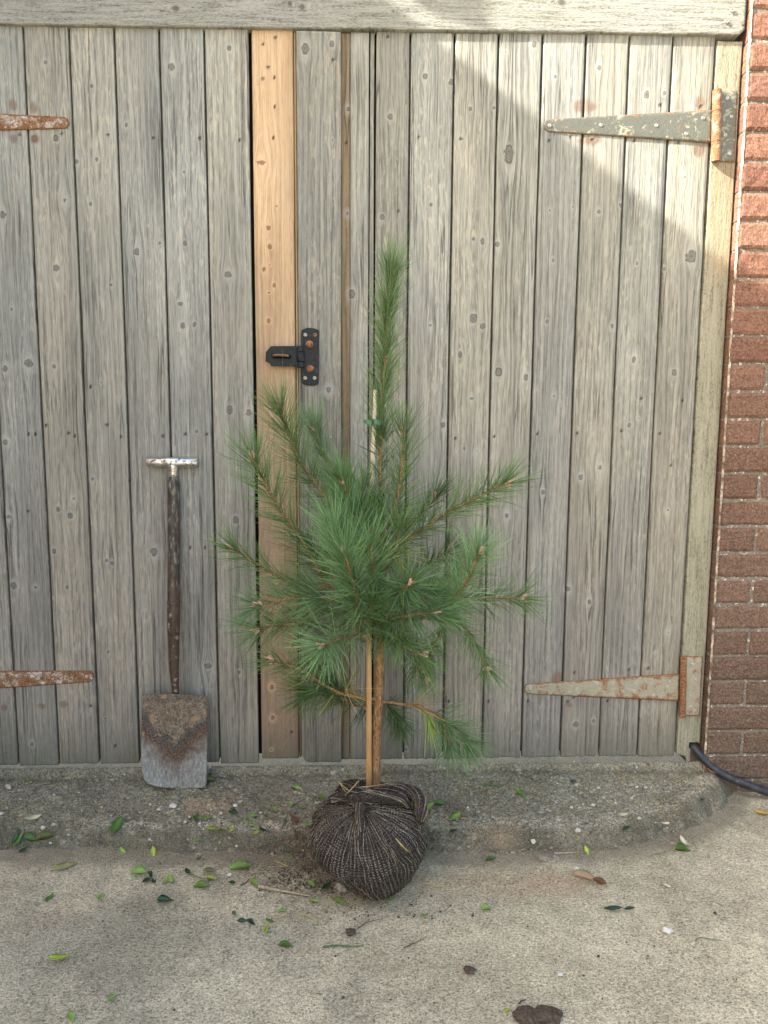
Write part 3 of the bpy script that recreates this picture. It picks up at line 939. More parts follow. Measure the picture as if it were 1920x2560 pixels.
def board(a0, a1, l0, l1, yf, seed, back=0.016, bev=0.0028, ragged=0.0, ragged_top=0.0, horiz=False, knots=True, step_a=0.0045, step_l=0.0045, edges=True, botfn=None):
    """one board. a = across, l = along. Vertical by default, horiz swaps x and z. Returns V, F, attrs"""
    na = max(4, int((a1 - a0) / step_a)); nl = max(2, int((l1 - l0) / step_l)) + 1
    ca = [a0, a0, a0 + 0.0006, a0 + bev]; cy = [back, bev + 0.001, bev * 0.5, 0.0]
    mid = np.linspace(a0 + bev, a1 - bev, na)[1:-1]
    ca = np.array(ca + list(mid) + [a1 - bev, a1 - 0.0006, a1, a1]); cy = np.array(cy + [0.0] * len(mid) + [0.0, bev * 0.5, bev + 0.001, back])
    ll = np.linspace(l0, l1, nl)
    A, Lg = np.meshgrid(ca, ll); Yd, _ = np.meshgrid(cy, ll)
    A = A.copy(); Lg = Lg.copy(); Yd = Yd.copy()
    if botfn is not None:
        off = botfn(A[0]); wgt = np.clip(1 - (Lg - l0) / 0.12, 0, 1)
        Lg = Lg + off[None, :] * wgt
    if ragged:
        off = ragged * (fbm(A[0] * 260 + seed * 7, A[0] * 0 + seed, 3) - 0.5) * 2 + ragged * 0.9 * (fbm(A[0] * 30 + seed * 3, A[0] * 0 + 3.3, 2) - 0.5)
        wgt = np.clip(1 - (Lg - l0) / 0.02, 0, 1); Lg = Lg + off[None, :] * wgt
    if ragged_top:
        off = ragged_top * (fbm(A[0] * 60 + seed * 7, A[0] * 0 + seed * 2, 3) - 0.5) * 2
        wgt = np.clip(1 - (l1 - Lg) / 0.02, 0, 1); Lg = Lg + off[None, :] * wgt
    if edges:
        Yd = np.where(Yd < back * 0.9, Yd + 0.0012 * (fbm(A * 20 + seed, Lg * 3, 2) - 0.5), Yd)
        A = A + 0.0010 * (fbm(Lg * 3 + seed * 5, Lg * 0 + A * 0 + (A > (a0 + a1) / 2) * 9.7 + seed, 3) - 0.5) * 2 * (np.abs(A - (a0 + a1) / 2) > (a1 - a0) * 0.3)
    kd = np.full(A.shape, 2.0); U = A.copy(); hole = np.zeros(A.shape); stn = np.zeros(A.shape)
    if knots:
        for (kx, kz, kr, ks) in KN:
            if kx < a0 - 0.012 or kx > a1 + 0.012 or kz < l0 - .02 or kz > l1 + .02:
                continue
            dx, dz = A - kx, (Lg - kz) / ks
            q = np.sqrt(dx * dx + dz * dz) / kr
            kd = np.minimum(kd, q * 1.12 + 0.42 * ((kx * 37.7 + kz * 91.3) % 1.0))
            r2 = dx * dx + (dz / 2.2) ** 2
            U = U - dx * (1.0 * kr) ** 2 / (r2 + (0.9 * kr) ** 2) * np.exp(-r2 / (kr * 4) ** 2)
            Yd = Yd - 0.0012 * np.exp(-q * q) * (Yd < back * 0.5)
        for (hx, hz) in HOLES:
            if a0 - .003 < hx < a1 + .003 and l0 < hz < l1:
                hole = np.maximum(hole, np.clip(1.7 - np.hypot(A - hx, (Lg - hz) / 1.3) / 0.0026, 0, 1))
                dx, dz = A - hx, Lg - hz
                stn = np.maximum(stn, 0.18 * np.exp(-(dx / 0.004) ** 2) * np.clip(1 + dz / 0.06, 0, 1) * (dz < 0))
        for (sx, sz, r1, r2) in STAINS:
            q = np.hypot((A - sx) / r1, (Lg - sz) / r2) + 0.5 * (fbm(A * 70, Lg * 70, 2) - 0.5)
            stn = np.maximum(stn, sstep(1.15, 0.6, q) * 0.85)
    gc = np.stack([U.ravel(), Lg.ravel(), np.full(A.size, seed)], 1)
    if horiz:
        V = np.stack([Lg.ravel(), (yf + Yd).ravel(), A.ravel()], 1)
    else:
        V = np.stack([A.ravel(), (yf + Yd).ravel(), Lg.ravel()], 1)
    nr, nc = A.shape
    F = grid_faces(nr, nc)
    if horiz:
        F = F[:, ::-1]
    # end caps
    caps = np.array([[0, 0, 0, 0]])
    n0 = len(V)
    fl = []
    base0 = list(range(nc)); base1 = list(range((nr - 1) * nc, nr * nc))
    capV = np.concatenate([V[base0], V[base1]]); capV[:, 1] = yf + back
    V = np.concatenate([V, capV]); gc = np.concatenate([gc, gc[base0], gc[base1]])
    i = np.arange(nc - 1)
    f0 = np.stack([i + 1, i, n0 + i, n0 + i + 1], 1)
    f1 = np.stack([base1[0] + i, base1[0] + i + 1, n0 + nc + i + 1, n0 + nc + i], 1)
    if horiz:
        f0, f1 = f0[:, ::-1], f1[:, ::-1]
    F = np.concatenate([F, f0, f1])
    pad = lambda q, v: np.concatenate([q.ravel(), np.full(2 * nc, v)])
    return V, F, dict(gc=gc, kd=pad(kd, 2.0), hole=pad(hole, 0.0), stain=pad(stn, 0.0))


class GB:
    """gathers several boards in one mesh"""
    def __init__(s):
        s.V, s.F, s.A, s.n = [], [], {}, 0

    def add(s, r):
        V, F, A = r
        s.V.append(V); s.F.append(F + s.n); s.n += len(V)
        for k, a in A.items():
            s.A.setdefault(k, []).append(a)
        return s

    def build(s, name, mat, parent):
        return mk(name, np.concatenate(s.V), np.concatenate(s.F), mat, parent, **{k: np.concatenate(a) for k, a in s.A.items()})


def z_at(x, y, Y=0.0):
    return float(at(x, y, Y)[2])


GAP = 0.0026
# ---- left gate leaf
gate_l = tag(empty('garden_gate', (-1.25, 0.0, 0.0)), 'left leaf of the weathered grey boarded gate, with one fresh orange board on its edge', 'gate', 'leaves of the double gate')
gb = GB()
xs = [-0.8496 + 0.1143 * i for i in range(-4, 6)]
for i in range(len(xs) - 1):
    xm = (xs[i] + xs[i + 1]) / 2
    top = z_at(830 + xm * 800, 55 + (xm + 0.9) * 9) + 0.004 * random.uniform(-1, 1)
    bot = 0.0005 + 0.004 * random.uniform(-0.6, 1)
    gb.add(board(xs[i] + GAP, xs[i + 1] - GAP, bot, top, 0.002 * random.uniform(-0.5, 0.5), 0.137 * (i + 1) + 0.05, ragged=0.0015, ragged_top=0.0015, step_l=0.0045 if xs[i + 1] > -1.0 else 0.02))
gb.build('board_panel', M['grey_wood'], gate_l)
gb = GB().add(board(-0.2715, -0.1650, 0.012, z_at(590, 64), 0.001, 0.61, ragged=0.001))
ob = gb.build('replacement_board', M['new_wood'], gate_l)
ob['label'] = 'fresh orange replacement board with dark knots'
gb = GB().add(board(-0.1635, -0.1575, 0.014, z_at(632, 66), 0.006, 0.33, knots=False, step_a=0.002, step_l=0.02))
gb.build('edge_strip', M['new_wood'], gate_l)
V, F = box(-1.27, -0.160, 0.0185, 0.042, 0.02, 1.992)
mk('dark_backing', V, F, M['dark_void'], gate_l)  # near-black box standing in for the darkness behind the boards
gb = GB()
for i in range(len(xs) - 2):
    gb.add(board(xs[i + 1] - 0.006, xs[i + 1] + 0.006, 0.012, 1.962, 0.0115, 0.2 + i * 0.05, back=0.007, knots=False, step_a=0.003, step_l=0.03, edges=False))
gb.build('tongue', M['tongue'], gate_l)

# ---- right gate leaf
gate_r = tag(empty('garden_gate', (0.94, 0.0, 0.0)), 'right leaf of the weathered grey boarded gate, carrying the black hasp and half in sun', 'gate', 'leaves of the double gate')
gb = GB()
xr = [0.1383 + 0.115 * i for i in range(8)]
edges_r = [0.0475] + xr
for i in range(8):
    xm = (edges_r[i] + edges_r[i + 1]) / 2
    top = z_at(830 + xm * 780, 72 - (xm < 0.1) * 2) + 0.0015 * random.uniform(-1, 1)
    bot = z_at(830 + xm * 720, 1638 - 6 * i / 7) + 0.002 * random.uniform(-1, 1)
    bf = (lambda a, c=edges_r[i + 1]: 0.028 * np.clip((a - c + 0.012) / 0.012, 0, 1)) if i in (1, 5) else None
    gb.add(board(edges_r[i] + GAP, edges_r[i + 1] - GAP - (0.001 if i == 7 else 0), bot, top, 0.0025 * random.uniform(-0.5, 0.5), 0.113 * (i + 1) + 0.41, ragged=0.0045, ragged_top=0.002, botfn=bf))
gb.add(board(-0.017, 0.0315, z_at(770, 1640), z_at(770, 69), 0.002, 0.87, ragged=0.002, step_a=0.004))
gb.add(board(0.0345, 0.0455, z_at(800, 1640), z_at(800, 69), 0.003, 0.93, knots=False, step_a=0.003, step_l=0.01, bev=0.0035))
gb.build('board_panel', M['grey_wood'], gate_r)
gb = GB().add(board(-0.042, -0.0175, z_at(750, 1641), z_at(750, 70), 0.004, 0.27, ragged=0.002, step_a=0.004, bev=0.001))
so = gb.build('stained_strip', M['brown_wood'], gate_r)
so['label'] = 'brown unweathered strip beside the covering board'
gb = GB().add(board(-0.1555, -0.0415, z_at(700, 1646, -0.014), z_at(690, 68, -0.014), -0.014, 0.52, back=0.028, ragged=0.002,
                    botfn=lambda a: 0.03 * np.clip((-0.138 - a) / 0.018, 0, 1) ** 2))
gb.build('cover_board', M['grey_wood'], gate_r)
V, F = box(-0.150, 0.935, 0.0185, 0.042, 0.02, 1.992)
mk('dark_backing', V, F, M['dark_void'], gate_r)  # near-black filler too, so the gaps of this leaf look shaded
gb = GB()
for i in range(7):
    gb.add(board(xr[i] - 0.006, xr[i] + 0.006, 0.03, 1.962, 0.0115, 0.2 + i * 0.05, back=0.007, knots=False, step_a=0.003, step_l=0.03, edges=False))
gb.build('tongue', M['tongue'], gate_r)

# ---- posts and lintel
post = tag(empty('gate_post', (0.98, 0.03, 0.0)), 'greenish rough sawn post with a rotten torn foot, between the gate and the brick wall', 'post', 'gate posts')


def post_bot(a):
    t = (a - 0.946) / 0.068
    return 0.040 * sstep(0.42, 0.52, t) - 0.02 * (np.abs(t - 0.46) < 0.05) + 0.010 * (fbm(a * 300, a * 0 + 4.4, 3) - 0.5) + 0.01 * sstep(0.05, 0.0, t)


KN_keep = KN; KN = []
H_keep = HOLES; HOLES = []
ST_keep = STAINS
p1 = at(1578, 380); p2 = at(1570, 410)
STAINS = [(p1[0], p1[2] - 0.10, 0.075, 0.20)]
r = board(0.9465, 1.0135, 0.010, 1.9795, 0.0005, 0.71, back=0.075, bev=0.0015, botfn=post_bot, ragged=0.004, ragged_top=0.003, step_a=0.003, step_l=0.004)
GB().add(r).build('timber', M['post'], post)
STAINS = []
post2 = tag(empty('gate_post', (-1.33, 0.03, 0.0)), 'rough sawn post carrying the left leaf of the gate, beyond the photo edge', 'post', 'gate posts')
GB().add(board(-1.345, -1.272, 0.0, 1.9795, 0.0005, 0.77, back=0.075, step_l=0.05)).build('timber', M['post'], post2)
beam = tag(empty('lintel_beam', (0.0, 0.0, 1.99)), 'rough sawn grey timber beam across the top of both gate leaves', 'beam')
for px, py, r_ in ((652, 14, 9), (625, 7, 5), (1212, 7, 9), (850, 24, 5), (380, 15, 7)):
    p = at(px, py, -0.012); KN.append((p[2], p[0], r_ * 0.00125, 1.3))


def beam_bot(a):
    return 0 * a


BV, BF, BA = board(1.982, 2.135, -1.40, 1.0105, -0.012, 0.35, back=0.075, bev=0.0025, horiz=True, step_a=0.005, step_l=0.005, edges=True)
# the lower edge rises slightly to the right
BV[:, 2] += (BV[:, 0]) * 0.009 * np.clip((2.135 - BV[:, 2]) / 0.15, 0, 1) + 0.0025 * (fbm(BV[:, 0] * 40, BV[:, 0] * 0, 3) - 0.5) * (BV[:, 2] < 1.99)
BV[:, 2] += 0.012 * np.clip((BV[:, 0] - 0.99) / 0.02, 0, 1) ** 2 * (BV[:, 2] < 2.01)
GB().add((BV, BF, BA)).build('timber', M['beam'], beam)
KN, HOLES, STAINS = KN_keep, H_keep, ST_keep


def screw_mesh(p, r=0.0052, h=0.0022):
    prof = [(0.0, 0.15), (0.24, 0.15), (0.34, 0.75), (0.62, 1.0), (0.85, 0.75), (1.0, 0.0)]
    V, F = [], []
    sg = 12
    for (rr, hh) in prof:
        for j in range(sg):
            a_ = 2 * math.pi * j / sg
            V.append((p[0] + rr * r * math.cos(a_), p[1] - hh * h, p[2] + rr * r * math.sin(a_)))
    for i in range(len(prof) - 1):
        for j in range(sg):
            k = (j + 1) % sg
            F.append((i * sg + j, i * sg + k, (i + 1) * sg + k, (i + 1) * sg + j))
    # cross slot
    return np.array(V), F


def add_screw(px, py, Y, parent, r=0.0052, mat='screw'):
    V, F = screw_mesh(at(px, py, Y), r)
    return mk('screw', V, F, M[mat], parent, smooth=False)


for px, py in ((1582, 22), (1570, 46)):
    add_screw(px, py, -0.0145, beam, 0.006)
add_screw(714, 944, -0.0143, gate_r, 0.0042)


# ------------------------------------------------------------------ hinges
def plate(tl, tr, bl, br, Y, th, mat, name, parent, tip=0.0, nu=50, nv=12):
    """flat tapering plate; corners in photo positions, tip rounds the left end"""
    c = [at(*q, Y) for q in (tl, tr, bl, br)]
    u = np.linspace(0, 1, nu); v = np.linspace(0, 1, nv)
    Ug, Vg = np.meshgrid(u, v)
    top = c[0][None, None] * (1 - Ug[..., None]) + c[1][None, None] * Ug[..., None]
    bot = c[2][None, None] * (1 - Ug[..., None]) + c[3][None, None] * Ug[..., None]
    P = top * (1 - Vg[..., None]) + bot * Vg[..., None]
    w = np.linalg.norm(c[0] - c[2])
    if tip:
        P[..., 0] += (tip * w * (1 - np.sqrt(np.clip(1 - (2 * Vg - 1) ** 2 * 0.95, 0, 1)))) * np.clip(1 - Ug * 12, 0, 1)
    L = np.linalg.norm(c[1] - c[0])
    ed = np.minimum(np.minimum(Ug, 1 - Ug) * L, np.minimum(Vg, 1 - Vg) * w) / 0.004
    edge = np.clip(1 - ed, 0, 1)
    P[..., 1] = Y + 0.0006 * (edge > 0.99)
    nr, nc = Ug.shape
    V = P.reshape(-1, 3); F = grid_faces(nr, nc)[:, ::-1]
    rim = list(range(nc)) + [i * nc + nc - 1 for i in range(1, nr)] + list(range(nr * nc - 2, (nr - 1) * nc - 1, -1)) + [i * nc for i in range(nr - 2, 0, -1)]
    B = V[rim].copy(); B[:, 1] = Y + th
    n0 = len(V); k = len(rim)
    S_ = np.array([(rim[i], rim[(i + 1) % k], n0 + (i + 1) % k, n0 + i) for i in range(k)])
    return mk(name, np.concatenate([V, B]), np.concatenate([F, S_]), mat, parent, edge=np.concatenate([edge.ravel(), np.ones(k)]))


def knuckle(x0, y0, x1, y1, r, Y, mat, parent, splits):
    a, b = at(x0, y0, Y), at(x1, y1, Y)
    mb = MB()
    ts = [0] + list(splits) + [1]
    for s0, s1 in zip(ts[:-1], ts[1:]):
        e = 0.004
        P = [a + (b - a) * t for t in (s0 + e * 0.4, s0 + e, s1 - e, s1 - e * 0.4)]
        V, F = tube(P, [r * 0.9, r, r, r * 0.9], 14)
        mb.add(V, F, edge=np.full(len(V), 0.4))
    return mb.build('knuckle', mat, parent)


h = plate((1175, 258), (1538, 237), (1175, 283), (1536, 308), -0.0045, 0.004, M['hinge_grey'], 'strap_hinge', gate_r, tip=0.5, nu=90)
h['label'] = 'grey galvanised strap hinge with pale flecks, upper right'
knuckle(1549, 194, 1546, 349, 0.0118, -0.010, M['knuckle'], h, (0.30, 0.72))
pp = plate((1556, 196), (1593, 197), (1549, 349), (1587, 349), -0.0045, 0.004, M['hinge_grey'], 'post_plate', h, nu=12, nv=40)
for px, py in ((1187, 271), (1298, 270), (1418, 271), (1519, 255), (1482, 289)):
    add_screw(px, py, -0.0044, h)
for px, py in ((1571, 212), (1580, 252), (1567, 292), (1576, 332)):
    add_screw(px, py, -0.0044, h)
h = plate((1132, 1478), (1468, 1456), (1133, 1499), (1466, 1515), -0.0045, 0.004, M['hinge_mid'], 'strap_hinge', gate_r, tip=0.5, nu=90)
h['label'] = 'tan strap hinge pitted with rust, lower right'
knuckle(1476.5, 1418, 1474, 1550, 0.0088, -0.0085, M['rust'], h, (0.30, 0.70))
plate((1481, 1418), (1518, 1419), (1478, 1547), (1512, 1547), -0.0045, 0.004, M['hinge_mid'], 'post_plate', h, nu=12, nv=40)
for px, py in ((1145, 1487), (1244, 1487), (1355, 1486), (1447, 1471), (1412, 1501), (1496, 1435), (1504, 1468), (1491, 1501), (1499, 1533)):
    add_screw(px, py, -0.0044, h)


def left_strap(tx, ty, y0t, y0b, label, scr):
    """strap running in from the left post (beyond the photo edge)"""
    T = at(tx, ty, -0.0045); a = at(0, y0t, -0.0045); b = at(0, y0b, -0.0045)
    xr_ = -1.235
    k = (T[0] - xr_) / (T[0] - a[0])
    ht = (at(tx, ty - 12, -0.0045)[2] - T[2])
    zt, zb = T[2] + ht + (a[2] - T[2] - ht) * k, T[2] - ht + (b[2] - T[2] + ht) * k
    u = np.linspace(0, 1, 90); v = np.linspace(0, 1, 12)
    Ug, Vg = np.meshgrid(u, v)
    X = xr_ + (T[0] - xr_) * Ug
    Zt = zt + (T[2] + ht - zt) * Ug; Zb = zb + (T[2] - ht - zb) * Ug
    Z = Zt * (1 - Vg) + Zb * Vg
    X = X - 2 * ht * 0.45 * (1 - np.sqrt(np.clip(1 - (2 * Vg - 1) ** 2 * 0.95, 0, 1))) * np.clip(1 - (1 - Ug) * 14, 0, 1)
    edge = np.clip(1 - np.minimum(np.minimum(Vg, 1 - Vg) * (Zt - Zb), (1 - Ug) * (T[0] - xr_)) / 0.004, 0, 1)
    V = np.stack([X, np.full(X.shape, -0.0045) + 0.0006 * (edge > .99), Z], -1).reshape(-1, 3)
    nr, nc = X.shape
    F = grid_faces(nr, nc)[:, ::-1]
    rim = list(range(nc)) + [i * nc + nc - 1 for i in range(1, nr)] + list(range(nr * nc - 2, (nr - 1) * nc - 1, -1)) + [i * nc for i in range(nr - 2, 0, -1)]
    B = V[rim].copy(); B[:, 1] = -0.0005; n0 = len(V); q = len(rim)
    S_ = np.array([(rim[i], rim[(i + 1) % q], n0 + (i + 1) % q, n0 + i) for i in range(q)])
    o = mk('strap_hinge', np.concatenate([V, B]), np.concatenate([F, S_]), M['hinge_rust'], gate_l, edge=np.concatenate([edge.ravel(), np.ones(q)]))
    o['label'] = label
    zc = (zt + zb) / 2
    P = [(-1.247, -0.010, zc - 0.085), (-1.247, -0.010, zc + 0.085)]
    V, F = tube(np.array(P), 0.011, 14); mk('knuckle', V, F, M['rust'], o, edge=np.full(len(V), 0.4))
    V, F = box(-1.30, -1.256, -0.0045, -0.0005, zc - 0.085, zc + 0.085)
    mk('post_plate', V, F, M['hinge_rust'], o, edge=np.full(len(V), 0.2))
    for px, py in scr:
        add_screw(px, py, -0.0044, o)


left_strap(149, 265, 245.5, 281, 'rusty strap hinge with white paint traces, upper left', ((17, 262), (131, 263)))
left_strap(203, 1461, 1450, 1487, 'rusty strap hinge, lower left', ((82, 1465), (187, 1461)))

# ------------------------------------------------------------------ hasp
def hz(x, y):
    """photo position from the hasp close-up"""
    return ((620 + x / 7.541) / S, (780 + y / 7.541) / S)


YH = -0.0185
pl = []
for x_, y_ in ((1003, 345), (1040, 325), (1090, 305), (1150, 297), (1220, 303), (1285, 318), (1340, 350), (1338, 800), (1330, 1350), (1290, 1375), (1230, 1387), (1170, 1390), (1100, 1378), (1045, 1355), (1002, 1325), (1000, 800)):
    p = at(*hz(x_, y_), YH); pl.append((p[0], p[2]))
V, F = extrude(pl, YH, -0.0143, 0.0008)
hasp = mk('hasp', V, F, M['black_iron'], gate_r)
hasp['label'] = 'black iron hasp plate with rusty bolts'
out = []
for x_, y_ in ((335, 760), (350, 735), (385, 700), (420, 660), (440, 643), (700, 640), (1000, 640), (1000, 1025), (700, 1025), (435, 1022), (425, 990), (395, 960), (350, 940), (328, 935)):
    p = at(*hz(x_, y_), -0.020); out.append((p[0], p[2]))
V, F = extrude(out, -0.0205, -0.0165, 0.0007)
arm = mk('hasp_arm', V, F, M['black_iron'], hasp)
# slot as a dark inset with a rim, and the staple through it
sl = []
ca, cb = at(*hz(490, 833), -0.0207), at(*hz(770, 838), -0.0207)
for k in range(9):
    a_ = math.pi / 2 + math.pi * k / 8; sl.append((ca[0] + 0.0062 * math.cos(a_), ca[2] + 0.0062 * math.sin(a_)))
for k in range(9):
    a_ = -math.pi / 2 + math.pi * k / 8; sl.append((cb[0] + 0.0062 * math.cos(a_), cb[2] + 0.0062 * math.sin(a_)))
V, F = extrude(sl, -0.0209, -0.0200)
mk('slot', V, F, M['dark_void'], hasp)
rim = np.array([(a_[0], -0.0207, a_[1]) for a_ in sl + sl[:1]])
V, F = tube(rim, 0.0009, 6, cap=False); mk('slot_rim', V, F, M['black_iron'], hasp)
ka, kb = at(*hz(985, 640), -0.0215), at(*hz(995, 1050), -0.0215)
mb = MB()
for s0, s1, rr in ((0.0, 0.27, 0.0085), (0.29, 0.71, 0.0105), (0.73, 1.0, 0.0088)):
    V, F = tube([ka + (kb - ka) * t for t in (s0, s0 + 0.012, s1 - 0.012, s1)], [rr * 0.9, rr, rr, rr * 0.9], 16); mb.add(V, F)
mb.build('knuckle', M['black_iron'], hasp, smooth=False)
for x_, y_ in ((1160, 610), (1175, 1070)):
    p = at(*hz(x_, y_), YH)
    V, F = sphere(p, (0.0105, 0.0085, 0.0105), 18, 12)
    mk('bolt', V, F, M['rust'], hasp, smooth=True, edge=np.full(len(V), 0.3))
for x_, y_, m_ in ((1080, 430, 'screw'), (1262, 430, 'rust'), (1078, 1245, 'screw'), (1255, 1245, 'screw')):
    V, F = screw_mesh(at(*hz(x_, y_), YH + 0.0002), 0.0055)
    mk('screw', V, F, M[m_], hasp, edge=np.full(len(V), 0.5))
sa, sb = at(*hz(485, 828), -0.012), at(*hz(760, 832), -0.012)
st_ = spline([sa + np.array([0, 0.012, 0]), sa + np.array([0, -0.008, 0]), sa + np.array([0.003, -0.0165, 0.0005]), (sa + sb) / 2 + np.array([0, -0.0185, 0.001]), sb + np.array([-0.003, -0.0165, 0.0]), sb + np.array([0, -0.008, 0]), sb + np.array([0, 0.012, 0])], 30)
V, F = tube(st_, 0.0034, 10)
so = mk('staple', V, F, M['rust'], gate_l, smooth=True, edge=np.full(len(V), -0.3))

# ------------------------------------------------------------------ brick wall
wall = tag(empty('brick_wall', (1.3, 0.1, Z0)), 'red brick wall at the right edge, sooty at its foot and sunlit at the top', 'wall')
YB = -0.030
XB = 1.0185
zj = z_at(1655, 414, YB)
ref_row = math.floor((z_at(1655, 815, YB) - zj) / 0.075)
mb = MB()
zlow = Z0 - 0.05
k0 = int(math.floor((zlow - zj) / 0.075))
for k in range(k0, 12):
    zb = zj + k * 0.075 + 0.0038
    header = (k - ref_row) % 2 == 0
    x_ = XB
    first = True
    while x_ < 1.9:
        w_ = 0.1025 if (header and first) else 0.215
        j = lambda a: random.uniform(-a, a)
        yo = j(0.0022)
        # nested grid brick with worn arrises
        nx, nzz = max(6, int(w_ / 0.008)), 9
        u = np.linspace(0, 1, nx); v = np.linspace(0, 1, nzz)
        Ug, Vg = np.meshgrid(u, v)
        X = x_ + Ug * (w_ + j(0.002)); Z = zb + Vg * 0.0675
        ed = np.minimum(np.minimum(Ug, 1 - Ug) * w_, np.minimum(Vg, 1 - Vg) * 0.0675)
        Yv = YB + yo + 0.0045 * (1 - sstep(0, 0.006, ed)) + 0.004 * (fbm(X * 60 + k, Z * 60, 3) - 0.5)
        X = X + 0.003 * (fbm(X * 40 + 3, Z * 90, 2) - 0.5) * (ed < 0.002)
        Z = Z + 0.0035 * (fbm(X * 70 + 3 + k, Z * 20, 2) - 0.5) * (ed < 0.002)
        V = np.stack([X, Yv, Z], -1).reshape(-1, 3)
        F = [tuple(f) for f in grid_faces(nzz, nx)]
        rim = list(range(nx)) + [i * nx + nx - 1 for i in range(1, nzz)] + list(range(nzz * nx - 2, (nzz - 1) * nx - 1, -1)) + [i * nx for i in range(nzz - 2, 0, -1)]
        B_ = V[rim].copy(); B_[:, 1] = 0.07; n0 = len(V); q = len(rim)
        F += [(rim[(i + 1) % q], rim[i], n0 + i, n0 + (i + 1) % q) for i in range(q)]
        mb.add(np.concatenate([V, B_]), F, seed=np.full(n0 + q, random.random()))
        x_ += w_ + 0.0082
        first = False
mb.build('brick_courses', M['brick'], wall)
V, F = box(XB + 0.002, 1.93, YB + 0.0058, 0.08, zlow, zj + 12 * 0.075)
mk('mortar', V, F, M['mortar'], wall)
zz = np.arange(Z0 + 0.02, 2.6, 0.004); yy = np.linspace(YB + 0.0005, YB + 0.006, 5)
YG, ZG = np.meshgrid(yy, zz)
wdt = 0.0035 * (fbm(ZG * 60, YG * 60, 3) - 0.5)
V = np.stack([XB - 0.0022 + wdt + 0.004 * (YG < YB + 0.003), YG, ZG], -1).reshape(-1, 3)
wp = mk('paint_edge', V, grid_faces(len(zz), len(yy)), M['white_paint'], wall)
wp['label'] = 'white painted edge of the wall beside the post'

# ------------------------------------------------------------------ house whose eave shades the gate
house = tag(empty('brick_house', (-2.6, -1.6, Z0)), 'brick house beyond the left edge, whose roof edge shades most of the gate', 'house')
n = NT('house_brick', rough=0.9, spec=0.1)
bt = n.t.nodes.new('ShaderNodeTexBrick')
n.set(bt.inputs['Vector'], n.comb(n.sep(n.obj())[1], n.sep(n.obj())[2], 0.0))
bt.inputs['Scale'].default_value = 4.4
n.set(bt.inputs['Color1'], (0.26, 0.11, 0.07)); n.set(bt.inputs['Color2'], (0.20, 0.085, 0.06)); n.set(bt.inputs['Mortar'], (0.3, 0.27, 0.22))
bt.inputs['Brick Width'].default_value = 0.95; bt.inputs['Row Height'].default_value = 0.33; bt.inputs['Mortar Size'].default_value = 0.03
M['house_brick'] = n.done(bt.outputs[0], n.noise(n.obj(), 80, 4), 0.004)
M['roof_tile'] = simple('clay_roof_tile', (0.16, 0.085, 0.06), 0.85, 0, 0.1, 0.4, 9, 0.01)
EX, EZ = -2.2, 3.61
V, F = box(-5.6, EX - 0.25, -3.4, -0.25, Z0, EZ - 0.02); mk('wall', V, F, M['house_brick'], house)
V, F = box(EX - 0.24, -1.352, -0.03, 0.2, Z0 - 0.05, 2.6); mk('garden_wall', V, F, M['house_brick'], house)
rp = [(EX, EZ), (EX - 1.85, EZ + 0.72), (EX - 3.7, EZ), (EX - 3.7, EZ - 0.06), (EX - 1.85, EZ + 0.62), (EX, EZ - 0.10)]
V, F = extrude(rp, -3.5, -0.15); mk('roof', V, F, M['roof_tile'], house)

# unseen shape added only to cast the dark wedge on the lintel beam
t_ = 0.50
bp = [(0.292, 2.020), (0.135, 2.062), (0.05, 2.12), (0.05, 2.17), (-0.70, 2.47), (-0.70, 2.56), (0.29, 2.22), (0.278, 2.06)]
bv = [(x_ - SUN[0] / SUN[1] * t_, z_ - SUN[2] / SUN[1] * t_) for x_, z_ in bp]
V, F = extrude(bv, -t_ - 0.012 - 0.02, -t_ - 0.012 + 0.02); mk('shadow_caster', V, F, simple('shadow_caster_grey', (0.5, 0.5, 0.48)), house)

# ================================================================== OBJECTS
# ------------------------------------------------------------------ spade
def sp_y(py):
    return -0.017 + (-0.083 + 0.017) * (py - 1000) / 690.0


def sp(x_, y_, dy=0.0):
    """position from the spade close-up, on the leaning plane of the spade"""
    px, py = (320 + x_ / 2.458) / S, (1100 + y_ / 2.458) / S
    return at(px, py, sp_y(py) + dy)


foot = sp(285, 2136)
spade = tag(empty('garden_spade', foot), 'old metal spade with a rusty blade and T handle, leaning against the gate', 'spade')
a, b = sp(116, 139), sp(430, 138)
ax = (b - a) / np.linalg.norm(b - a)
L_ = np.linalg.norm(b - a)
ts = np.array([0, 0.004, 0.012, 0.33, 0.345, 0.36, 0.50, 0.64, 0.655, 0.67, 0.988, 0.996, 1.0])
rs = np.array([0.75, 0.95, 1, 1, 1.02, 1.10, 1.13, 1.10, 1.02, 1, 1, 0.95, 0.75]) * 0.0131
mb = MB(); V, F = tube([a + ax * L_ * t for t in ts], rs, 20); mb.add(V, F)
P = [sp(278, 140), sp(278, 165), sp(278, 190), sp(279, 215), sp(280, 240)]
V, F = tube(P, [0.0145, 0.0140, 0.0115, 0.0108, 0.0105], 18); mb.add(V, F)
mb.build('handle', M['tee'], spade, smooth=True)
P = spline([sp(280, 225), sp(280, 300), sp(281, 600), sp(281, 900), sp(281, 1005)], 40)
wob = np.interp(np.linspace(0, 1, 40), [0, 0.08, 0.14, 0.6, 1], [0.0118, 0.0130, 0.0160, 0.0168, 0.0170])
V, F = tube(P, wob, 20); mk('shaft', V, F, M['shaft'], spade, smooth=True)
P = [sp(281, 985), sp(281, 1000), sp(281, 1012), sp(281, 1030), sp(281, 1045), sp(281, 1080), sp(281, 1200), sp(281, 1206), sp(282, 1300), sp(283, 1400), sp(288, 1480), sp(293, 1540), sp(292, 1585)]
